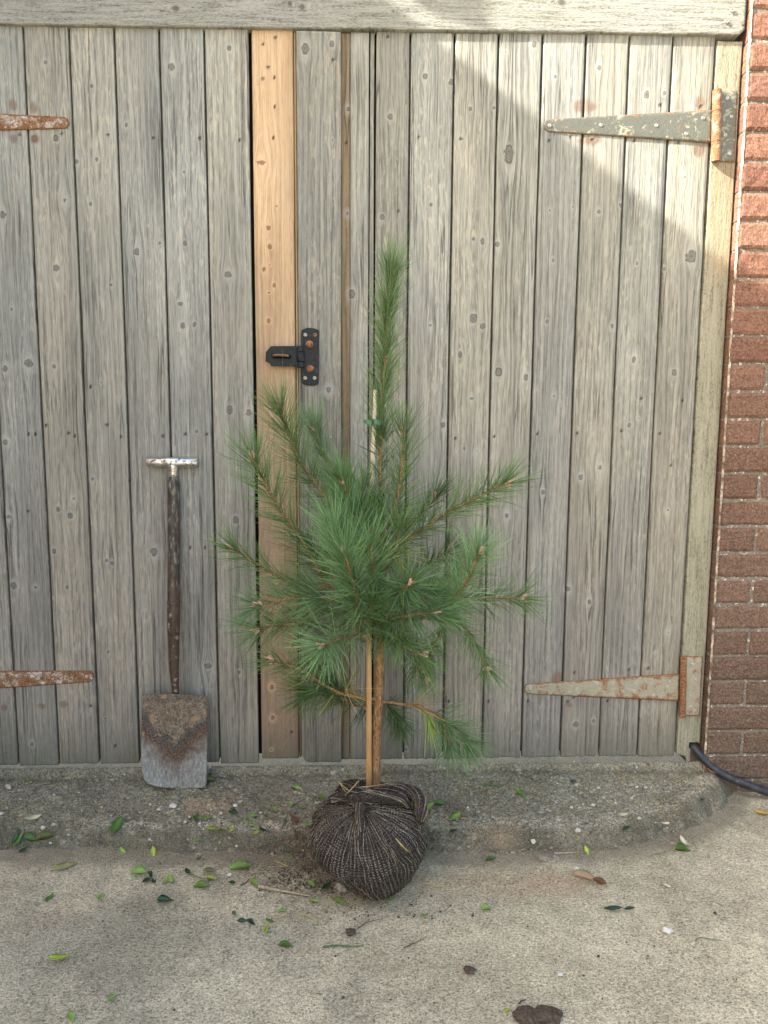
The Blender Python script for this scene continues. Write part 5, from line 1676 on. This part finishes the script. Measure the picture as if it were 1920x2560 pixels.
# ------------------------------------------------------------------ fallen leaves and litter on the concrete
def leaf_obj(px, py, L, ang, kind, label, name='fallen_leaf', wide=None, fold=None, curl=0.4, group='leaves fallen on the concrete', cat='leaf', Lmax=0.062):
    """px, py, L in photo units; ang = image angle of the stem-to-tip direction"""
    wide = wide or (0.5 if L < 20 else 0.27 if L > 48 else random.uniform(0.34, 0.50)); fold = fold or (0.3 if kind == 'c' or L < 20 else random.choice((0.25, 0.5, 0.8, 1.3, 1.8)))
    a_ = R(ang)
    c = on_ground(px, py)
    tip = on_ground(px + math.cos(a_) * L * 0.5, py - math.sin(a_) * L * 0.35)
    d = tip - c; d[2] = 0; nrm = np.linalg.norm(d)
    d = d / nrm if nrm > 1e-6 else np.array([1.0, 0, 0])
    ln = min(Lmax, L * 0.94 * float((c - CAM) @ _F) / 1661.6 * (1 + 0.28 * abs(math.sin(a_))))
    s_ = np.array([-d[1], d[0], 0])
    na, nb = 9, 5
    ln = max(ln, 0.015)
    rows, rib = [], []
    ex = random.uniform(0.62, 1.05); kx = random.uniform(0.75, 1.35)
    tw = random.uniform(-0.8, 0.8); cv = curl * random.uniform(0.3, 2.0); asym = random.uniform(-0.4, 0.4)
    for i in range(na):
        t = i / (na - 1)
        w = ln * wide * (math.sin(math.pi * min(1, t ** ex)) ** kx * 0.5 + 0.02 * (t < 0.99)) * (1 if t < 0.98 else 0.1)
        for j in range(nb):
            u = (j / (nb - 1) - 0.5) * 2
            z = fold * abs(u) * w * (1 + asym * u) + cv * ln * (t - 0.5) ** 2 * 0.9 + tw * u * w * (t - 0.4) + 0.05 * w * math.sin(t * 9 + u * 3)
            rows.append(d * (t - 0.5) * ln + s_ * u * w + np.array([0, 0, z]))
            rib.append(0.8 if j == nb // 2 else 0.0)
    V = np.array(rows)
    G = V + c
    gz = surf(G[:, 0], G[:, 1])
    tilt = np.polyfit(V[:, 0] * d[0] + V[:, 1] * d[1], gz - c[2], 1)[0]
    V[:, 2] += (V[:, 0] * d[0] + V[:, 1] * d[1]) * tilt
    G = V + c
    V[:, 2] += np.max(surf(G[:, 0], G[:, 1]) - G[:, 2] * 1.0) + 0.0022 if True else 0
    # settle: lowest point a hair above the ground
    G = V + c
    V[:, 2] -= np.min(G[:, 2] - surf(G[:, 0], G[:, 1])) - 0.0025
    F = [tuple(f) for f in grid_faces(na, nb)]
    n0 = len(V)
    V2 = V - np.array([0, 0, 0.0004])
    rim = list(range(nb)) + [i * nb + nb - 1 for i in range(1, na)] + list(range(na * nb - 2, (na - 1) * nb - 1, -1)) + [i * nb for i in range(na - 2, 0, -1)]
    F2 = F + [tuple(k + n0 for k in f[::-1]) for f in F] + [(rim[(i + 1) % len(rim)], rim[i], n0 + rim[i], n0 + rim[(i + 1) % len(rim)]) for i in range(len(rim))]
    o = mk(name, np.concatenate([V, V2]) + c, F2, LM[kind], loc=c, smooth=True, rib=np.array(rib * 2))
    return tag(o, label, cat, group)


def q5(x_, y_):
    return x_ / 2.0, 1469 + y_ / 2.0


def q6(x_, y_):
    return 829.5 + x_ / 2.0, 1469 + y_ / 2.0


L5 = [(37, 467, 42, -60, 'c', 'curled cream leaf near the left edge, below the gate'),
      (120, 446, 44, 0, 'y', 'small pale lime leaf right of the cream one, just below the left gate leaf'),
      (145, 602, 68, 20, 'c', 'long narrow cream leaf lying alone on the ramp at the left'),
      (504, 640, 80, 62, 'g', 'long mid green leaf lying alone on the ramp below left of the spade blade'),
      (66, 685, 46, 75, 'd', 'darker leaf of the standing green pair at the far left'),
      (82, 690, 52, 65, 'g', 'brighter upright leaf of the standing green pair at the far left'),
      (127, 697, 58, -20, 'g', 'green leaf between the standing pair and the long dark leaf at the far left'),
      (190, 692, 84, 18, 'o', 'long dull leaf at the right end of the far left cluster'),
      (101, 741, 36, 40, 'd', 'small dark leaf lying just below the far left cluster'),
      (535, 755, 54, -55, 'l', 'light green leaf on the ramp edge left of the yellow one'),
      (662, 752, 48, -85, 'y', 'bright yellow-green leaf on the dark ramp edge'),
      (177, 880, 26, 60, 'c', 'round cream leaf on the driveway below the big dry one'),
      (213, 947, 60, 55, 'g', 'mid green leaf alone on the driveway at the left, below the round cream one'),
      (436, 948, 42, 60, 'l', 'small light green leaf alone on the driveway, left of the very dark one'),
      (601, 843, 78, 6, 'l', 'light green leaf touching the dark green sprig, on its left'),
      (648, 853, 44, -60, 'd', 'upper leaf of the dark green sprig'),
      (636, 874, 46, 30, 'd', 'lower left leaf of the dark green sprig'),
      (665, 875, 30, -70, 'd', 'lower right leaf of the dark green sprig'),
      (714, 874, 30, 55, 'l', 'left half of the folded light green pair right of the dark sprig'),
      (738, 868, 52, -65, 'l', 'right half of the folded light green pair right of the dark sprig'),
      (716, 960, 84, -3, 'd', 'broad very dark leaf alone on the driveway below the dark sprig'),
      (846, 610, 48, -75, 'g', 'upright green leaf below right of the spade, left of its flat neighbour'),
      (895, 600, 60, 12, 'l', 'flat green leaf on the ramp right of the upright one'),
      (926, 652, 68, -4, 'y', 'left lime leaf of the three joined in a row on the ramp'),
      (966, 655, 44, 15, 'o', 'olive middle leaf of the three joined in a row on the ramp'),
      (1000, 648, 34, 65, 'y', 'curled right leaf of the three joined in a row on the ramp'),
      (1000, 565, 40, 50, 'g', 'upper leaf of the dark crumpled pair at the middle of the ramp'),
      (1008, 580, 52, -15, 'd', 'lower leaf of the dark crumpled pair at the middle of the ramp'),
      (1085, 596, 54, 22, 'l', 'light green leaf right of the dark crumpled pair'),
      (1088, 636, 58, -8, 'l', 'light green leaf lying against the yellow one, left of the root ball'),
      (1104, 665, 38, 25, 'y', 'yellow-green folded leaf left of the root ball'),
      (1140, 655, 46, -35, 'd', 'dark green leaf right of the yellow-green folded one'),
      (857, 700, 44, 18, 'l', 'small green leaf at the front of the ramp, below the row of three'),
      (860, 775, 28, 65, 'g', 'tiny green leaf on the dark ramp edge at the middle'),
      (1283, 475, 60, -28, 'l', 'green leaf on the ramp left of the trunk, nearest to the gate'),
      (1298, 553, 44, -35, 'g', 'right leaf of the broken sprig left of the root ball'),
      (1254, 545, 34, 60, 'l', 'left leaf of the broken sprig left of the root ball'),
      (1190, 562, 28, -70, 'l', 'tiny upright leaf on the ramp left of the broken sprig'),
      (1386, 518, 46, -60, 'l', 'light green leaf touching the upper left of the root ball'),
      (1335, 630, 42, 2, 'l', 'flat light green leaf close to the left side of the root ball'),
      (1147, 590, 26, 10, 'g', 'tiny dull leaf between the light green leaf and the tiny upright one'),
      (1245, 778, 42, 38, 'l', 'pale green leaf beside the tan needles at the ramp edge'),
      (1285, 667, 36, 0, 'o', 'dull green leaf on the soil at the left of the root ball'),
      (1040, 822, 112, 13, 'l', 'largest light green leaf, long and flat, before the ramp edge'),
      (903, 831, 62, -6, 'o', 'olive leaf above the lime one, left of the largest leaf'),
      (912, 864, 60, -12, 'y', 'lime leaf with a curled end above the grey stone'),
      (868, 901, 72, 5, 'l', 'narrow green leaf under the grey stone'),
      (811, 832, 42, -65, 'd', 'dark upright leaf at the end of the thin green stalk'),
      (1005, 880, 36, -15, 'd', 'small blue-green dark leaf below the largest leaf'),
      (1098, 890, 52, -40, 'l', 'green leaf at the left end of the pale wood splinter'),
      (1346, 886, 46, -50, 'l', 'bright green curled leaf on the soil left of the stone by the root ball'),
      (1366, 893, 28, -5, 'g', 'small leaf beside the bright curled one left of the root ball stone'),
      (1410, 900, 58, 48, 'd', 'dark green leaf on the soil left of the stone by the root ball'),
      (1468, 966, 66, -32, 'l', 'light green pointed leaf in front of the stone by the root ball'),
      (1532, 932, 44, -15, 'w', 'pale yellow curled leaf right of the stone under the root ball'),
      (1553, 922, 44, -35, 'd', 'dark leaf tucked under the front of the root ball'),
      (1360, 961, 44, -10, 'l', 'dull light green leaf under the right end of the wood splinter'),
      (1010, 1010, 28, -65, 'g', 'tiny green leaf above the dark pair on the driveway'),
      (1220, 1006, 40, 8, 'l', 'small light leaf right of the dark pair, above the lime one'),
      (1168, 1048, 48, -25, 'g', 'green leaf touching the pale lime leaf on the driveway'),
      (1153, 1086, 50, 75, 'y', 'crumpled pale lime leaf standing on the driveway'),
      (1047, 1051, 48, 3, 'd', 'left leaf of the dark pair on the driveway'),
      (1084, 1058, 46, -30, 'd', 'right leaf of the dark pair on the driveway'),
      (1234, 1158, 70, -4, 'g', 'mid green leaf near the front, below the crumpled pale lime leaf'),
      (267, 1206, 108, 13, 'y', 'long lime leaf alone on the driveway at the front left'),
      (484, 1381, 42, 55, 'l', 'small green leaf alone near the bottom edge at the left'),
      (305, 1468, 56, -60, 'l', 'light green leaf cut by the bottom edge of the photo'),
      (910, 443, 46, 2, 'o', 'olive leaf against the lower right corner of the spade blade')]
for x_, y_, l_, a_, k_, lab in L5:
    leaf_obj(*q5(x_, y_), l_ * 0.5, a_, k_, lab)
L6 = [(465, 456, 72, -10, 'g', 'green leaf on the ramp right of the root ball, nearest to the gate'),
      (578, 488, 44, -65, 'l', 'left half of the folded green pair right of the root ball'),
      (592, 502, 50, -50, 'g', 'right half of the folded green pair right of the root ball'),
      (193, 560, 84, 58, 'l', 'large light green leaf standing against the right side of the root ball'),
      (240, 545, 46, -10, 'g', 'green leaf right of the large one standing against the root ball'),
      (258, 566, 44, -10, 'b', 'brown crumpled leaf right of the root ball'),
      (306, 600, 72, 45, 'l', 'bright green leaf next to the small orange-brown one'),
      (340, 602, 28, 10, 't', 'small orange-brown leaf right of the bright green one'),
      (408, 621, 34, 12, 'o', 'tiny olive leaf on the ramp right of the orange-brown one'),
      (300, 660, 36, 18, 'd', 'small dark leaf flat on the ramp right of the root ball'),
      (460, 784, 52, 18, 'g', 'green leaf at the foot of the ramp right of the root ball'),
      (876, 743, 34, -75, 'y', 'tiny lime seedling leaf at the foot of the ramp'),
      (1290, 743, 74, -4, 'g', 'green leaf at the foot of the ramp towards the right'),
      (1030, 588, 52, 8, 'c', 'cream half moon leaf on the ramp, left of the other cream leaf'),
      (1214, 633, 50, 2, 'c', 'cream oval leaf on the ramp near its right end'),
      (1222, 892, 34, -35, 'c', 'cream oval leaf alone on the driveway at the right'),
      (440, 998, 48, 4, 'l', 'light green leaf right of the root ball, alone on the driveway'),
      (174, 1022, 42, 12, 'l', 'light green leaf in front of the root ball at its right'),
      (988, 998, 88, 4, 'd', 'left, longer leaf of the thin dark pair at the right'),
      (1061, 996, 56, 14, 'd', 'right, shorter leaf of the thin dark pair at the right'),
      (815, 443, 34, -10, 'd', 'small dark leaf on the ramp under the right gate leaf'),
      (1046, 647, 42, 40, 'd', 'dark curled leaf on the ramp between the two cream leaves'),
      (1375, 524, 28, 0, 'd', 'tiny dark leaf near the right end of the ramp'),
      (27, 957, 44, 15, 'l', 'green leaf under the front of the root ball'),
      (530, 1432, 22, 30, 'y', 'tiny lime leaf near the bottom edge above the clod'),
      (1640, 582, 70, -15, 'w', 'yellow leaf with dark spots cut by the right edge of the photo'),
      (1595, 478, 60, 10, 'q', 'dry olive leaf lying under the black hose')]
for x_, y_, l_, a_, k_, lab in L6:
    leaf_obj(*q6(x_, y_), l_ * 0.5, a_, k_, lab, wide=0.2 if 'thin dark pair' in lab else None)
leaf_obj(*q5(283, 815), 52, 20, 'q', 'large dry yellow-green leaf with a torn edge, on the driveway at the left', wide=0.42, curl=0.7, fold=0.5)
leaf_obj(*q5(1273, 618), 32, -40, 'b', 'dark brown curled leaf on the ramp left of the root ball', wide=0.36, curl=1.2, fold=1.6)
leaf_obj(*q6(868, 862), 56, -24, 't', 'large dry tan and brown rolled leaf on the driveway, its upper part', wide=0.34, curl=0.5, fold=1.0, Lmax=0.075)
leaf_obj(*q6(930, 885), 30, -30, 'b', 'dark crumpled lower end of the rolled brown leaf', wide=0.6, curl=1.4, fold=1.2)
leaf_obj(*q6(1432, 412), 46, -38, 't', 'tan crumpled leaf between the ramp and the black hose', wide=0.4, curl=0.8, fold=0.9)
leaf_obj(*q6(1556, 468), 26, -60, 't', 'thin brown leaf stalk end beside the dry olive leaf at the hose', wide=0.25, curl=0.6, fold=0.8)
leaf_obj(*q6(1303, 715), 34, -50, 'c', 'grey withered leaf hanging over the ramp edge at the right', wide=0.35, curl=0.8, fold=0.4)


def stone(px, py, r, c, label, squash=0.7, name='stone'):
    p = on_ground(px, py)
    V, F = sphere((0, 0, 0), (1, 1, 1), 18, 12)
    o = random.random() * 50
    f = 0.55 + 0.9 * fbm(V[:, 0] * 1.6 + o, V[:, 1] * 1.6 + V[:, 2] * 2.1 + o, 3)
    V = V * f[:, None] * np.array([r, r * 0.85, r * squash])
    V[:, 2] -= V[:, 2].min() * 0.8
    return tag(mk(name, V + p, F, M[c], loc=p, smooth=False), label, 'stone')


M['stone_grey'] = simple('grey_stone', (0.27, 0.245, 0.20), 0.9, 0, 0.1, 0.45, 160, 0.003)
M['stone_pale'] = simple('pale_stone', (0.55, 0.51, 0.43), 0.9, 0, 0.1, 0.25, 160, 0.003)
M['stone_white'] = simple('white_chip', (0.60, 0.58, 0.53), 0.85, 0, 0.1, 0.15, 200, 0.002)
M['clod'] = simple('brown_clod', (0.10, 0.074, 0.054), 0.95, 0, 0.05, 0.5, 150, 0.006)
M['driftwood'] = simple('grey_dead_wood', (0.33, 0.26, 0.18), 0.9, 0, 0.1, 0.4, 220, 0.002)
M['stalk'] = simple('green_stalk', (0.07, 0.12, 0.055), 0.5, 0, 0.3, 0.3, 80)
M['dry_needle'] = simple('dry_pine_needle', (0.47, 0.36, 0.14), 0.55, 0, 0.3, 0.2, 60)
M['brown_twig'] = simple('brown_twig', (0.095, 0.06, 0.04), 0.85, 0, 0.1, 0.4, 200)
stone(*q5(1484, 908), 0.0165, 'stone_grey', 'largest tan grey stone lying against the foot of the root ball')
stone(*q5(882, 888), 0.0105, 'stone_grey', 'grey stone among the leaves left of the root ball', 0.55)
stone(*q6(690, 783), 0.0115, 'stone_grey', 'grey round stone at the foot of the ramp right of the root ball')
stone(*q6(744, 775), 0.0085, 'stone_grey', 'smaller grey stone right of the round one at the ramp foot')
stone(*q6(836, 656), 0.0075, 'stone_pale', 'pale pebble on the ramp, highest of the pebbles at the right')
stone(*q6(872, 614), 0.0075, 'stone_grey', 'brownish pebble on the ramp above the pale one')
stone(*q6(645, 704), 0.0065, 'stone_white', 'white pebble at the ramp edge right of the root ball')
stone(*q6(830, 822), 0.0080, 'stone_white', 'white round pebble at the upper end of the rolled brown leaf')
stone(*q6(1224, 1090), 0.0105, 'stone_white', 'bright white crumpled chip on the driveway at the right', 0.5)
stone(*q5(748, 548), 0.0105, 'stone_white', 'largest white chip set in the ramp below the spade', 0.4)
stone(*q5(1017, 548), 0.0065, 'stone_white', 'white chip touching the dark crumpled leaf pair', 0.7)
stone(*q5(992, 845), 0.0055, 'stone_white', 'white chip under the largest green leaf', 0.7)
stone(*q6(760, 1275), 0.005, 'stone_white', 'tiny white chip on the driveway above the brown clod', 0.5)
stone(*q6(622, 1462), 0.026, 'clod', 'larger left half of the broken brown clod at the bottom edge', 0.20, 'soil_clod')['category'] = 'clod'
stone(*q6(708, 1456), 0.027, 'clod', 'right half of the broken brown clod at the bottom edge', 0.22, 'soil_clod')['category'] = 'clod'
stone(*q5(1516, 1098), 0.011, 'clod', 'dark crumbly clod on the driveway before the root ball', 0.5, 'soil_clod')['category'] = 'clod'
stone(*q6(368, 1260), 0.012, 'clod', 'brown crumbly clod halfway to the bottom edge, right of the root ball', 0.35, 'soil_clod')['category'] = 'clod'


def stick(pts, r, mat, label, name, cat, taper=0.5, seg=7, lift=None, group=None):
    P = [on_ground(*q) for q in pts]
    P = spline(P, 24)
    rr = np.linspace(r, r * taper, 24)
    P[:, 2] = surf(P[:, 0], P[:, 1]) + rr + 0.0018
    if lift is not None:
        P[:, 2] += np.interp(np.linspace(0, 1, 24), np.linspace(0, 1, len(lift)), lift)
    V, F = tube(P, rr, seg)
    c = P[12]
    return tag(mk(name, V, F, M[mat], loc=c, smooth=True), label, cat, group)


o = stick([q5(1118, 903), q5(1180, 914), q5(1260, 926), q5(1345, 940)], 0.0058, 'driftwood', 'pale grey wood splinter lying left of the root ball', 'wood_splinter', 'stick', 0.25, 5)
stick([q6(735, 757), q6(780, 754), q6(830, 751)], 0.0036, 'driftwood', 'short grey stick at the foot of the ramp, right of the stones', 'twig', 'stick', 0.6, 5)
stick([q5(1393, 1160), q5(1450, 1153), q5(1520, 1157), q5(1572, 1153)], 0.0019, 'stalk', 'long thin green stalk on the driveway at the front', 'plant_stalk', 'stalk', 0.6)
stick([q5(818, 838), q5(845, 852), q5(885, 866)], 0.0014, 'stalk', 'thin green stalk ending in the dark upright leaf', 'plant_stalk', 'stalk', 0.7)
stick([q5(1180, 688), q5(1220, 716), q5(1265, 752)], 0.0015, 'stalk', 'thin green stalk slanting down to the soil left of the root ball', 'plant_stalk', 'stalk', 0.7)
stick([q5(1110, 735), q5(1165, 712), q5(1230, 694), q5(1330, 684)], 0.0013, 'brown_twig', 'long thin brown twig running along the ramp to the root ball', 'twig', 'stick', 0.6)
stick([q5(1240, 590), q5(1228, 618), q5(1218, 648)], 0.0016, 'stalk', 'thin dark stalk beside the brown curled leaf', 'plant_stalk', 'stalk', 0.5)
stick([q5(1265, 548), q5(1290, 532), q5(1317, 517)], 0.0014, 'brown_twig', 'dark stem of the broken sprig left of the root ball', 'twig', 'stick', 0.5)
stick([q5(1040, 892), q5(1062, 880), q5(1078, 862)], 0.0016, 'brown_twig', 'dark twig left of the pale wood splinter', 'twig', 'stick', 0.6)
stick([q6(582, 1405), q6(596, 1392), q6(615, 1386)], 0.0017, 'brown_twig', 'small dark hooked twig above the broken clod', 'twig', 'stick', 0.5)
stick([q6(85, 1162), q6(130, 1142), q6(175, 1120)], 0.0010, 'brown_twig', 'thin straight brown stem on the driveway, right of the long green stalk', 'twig', 'stick', 0.6)
stick([q5(1545, 1078), q5(1590, 1050), q5(1655, 1035)], 0.0010, 'brown_twig', 'thin brown stem right of the dark crumbly clod', 'twig', 'stick', 0.6)
stick([q6(1345, 1130), q6(1362, 1118), q6(1400, 1122), q6(1465, 1132)], 0.0009, 'stalk', 'bent green grass blade on the driveway at the right', 'plant_stalk', 'stalk', 0.7)


def needle_pair(pa, pb, pc, label, on=None):
    """two needles from pa to pb and pc"""
    mb = MB()
    for e in (pb, pc):
        if on is None:
            P = spline([on_ground(*pa), (on_ground(*pa) + on_ground(*e)) / 2 + np.array([0, 0, 0.004]), on_ground(*e)], 10)
            P[:, 2] = np.maximum(P[:, 2], surf(P[:, 0], P[:, 1]) + 0.003)
        else:
            P = spline([at(*pa, on[0]), (at(*pa, on[0]) + at(*e, on[1])) / 2 + np.array([0, -0.006, 0.002]), at(*e, on[1])], 10)
        V, F = tube(P, np.linspace(0.0009, 0.0005, 10), 5); mb.add(V, F)
    o = mb.build('pine_needle_pair', M['dry_needle'], loc=P[0], smooth=True)
    return tag(o, label, 'needle', 'dry pine needles')


needle_pair(q5(1245, 808), q5(1172, 783), q5(1160, 812), 'tan needle pair opening to the left on the soil left of the root ball')
needle_pair(q6(262, 898), q6(150, 880), q6(185, 896), 'yellow needle pair on the driveway at the right foot of the root ball')
needle_pair(q5(1300, 1012), q5(1385, 1048), q5(1345, 1035), 'yellow green needle pair on the driveway before the wood splinter')
needle_pair(q5(1240, 1018), q5(1185, 1035), q5(1190, 1037), 'orange needle pair above the crumpled pale lime leaf')
needle_pair((855, 1811), (886, 1842), (880, 1840), 'bright yellow needle pair lying on the front of the root ball', (-0.556, -0.548))
needle_pair((733, 1689), (747, 1711), (752, 1706), 'yellow needle pair sticking up at the top left of the root ball', (-0.43, -0.45))
needle_pair((775, 1686), (752, 1712), (745, 1718), 'yellow needle pair leaning on the top of the root ball', (-0.43, -0.45))
needle_pair((781, 1700), (812, 1697), (840, 1692), 'tan needle pair lying across the trunk foot', (-0.44, -0.43))

# grit and soil crumbs: loose, uncountable
def crumbs(name, spots, mat, label, rmin, rmax):
    mb = MB()
    for (px, py, sx, sy, cnt) in spots:
        PP = on_ground_many(RNG.normal(px, sx, cnt), RNG.normal(py, sy, cnt))
        for p in PP:
            r_ = random.uniform(rmin, rmax) * (0.6 + random.random() ** 3)
            V, F = sphere((0, 0, 0), (r_, r_ * random.uniform(0.6, 1), r_ * 0.7), 6, 4)
            V = V * (0.8 + 0.4 * RNG.random((len(V), 1)))
            mb.add(V + p + np.array([0, 0, r_ * 0.4 + 0.001]), F)
    o = mb.build(name, mat, loc=np.zeros(3))
    o['kind'] = 'stuff'
    return tag(o, label, 'grit')


crumbs('soil_crumbs', [(650, 1885, 40, 22, 330), (690, 1915, 30, 12, 120), (620, 1850, 40, 14, 120), (760, 1965, 60, 16, 90), (950, 1975, 60, 20, 60)], M['clod'], 'dark soil crumbs scattered left of the root ball', 0.0010, 0.0024)
crumbs('gravel', [(1120, 1845, 90, 8, 200), (1040, 1850, 60, 8, 130), (980, 1850, 40, 10, 90), (250, 1855, 230, 7, 240), (1340, 1835, 90, 10, 120), (1110, 1800, 60, 10, 60), (560, 1855, 60, 8, 90)], simple('loose_gravel', (0.27, 0.225, 0.16), 0.95, 0, 0.1, 0.5, 90), 'fine gravel gathered along the foot of the ramp', 0.0012, 0.0034)
crumbs('stone_chips', [(330, 1760, 160, 28, 45), (400, 1770, 60, 22, 22), (1330, 1740, 120, 30, 40), (150, 1760, 100, 30, 25)], M['stone_pale'], 'pale stone chips showing in the worn ramp', 0.0014, 0.0040)
crumbs('dark_specks', [(830, 2060, 420, 90, 55), (1300, 2080, 200, 70, 35)], M['clod'], 'dark specks of dirt scattered over the driveway', 0.0010, 0.0026)
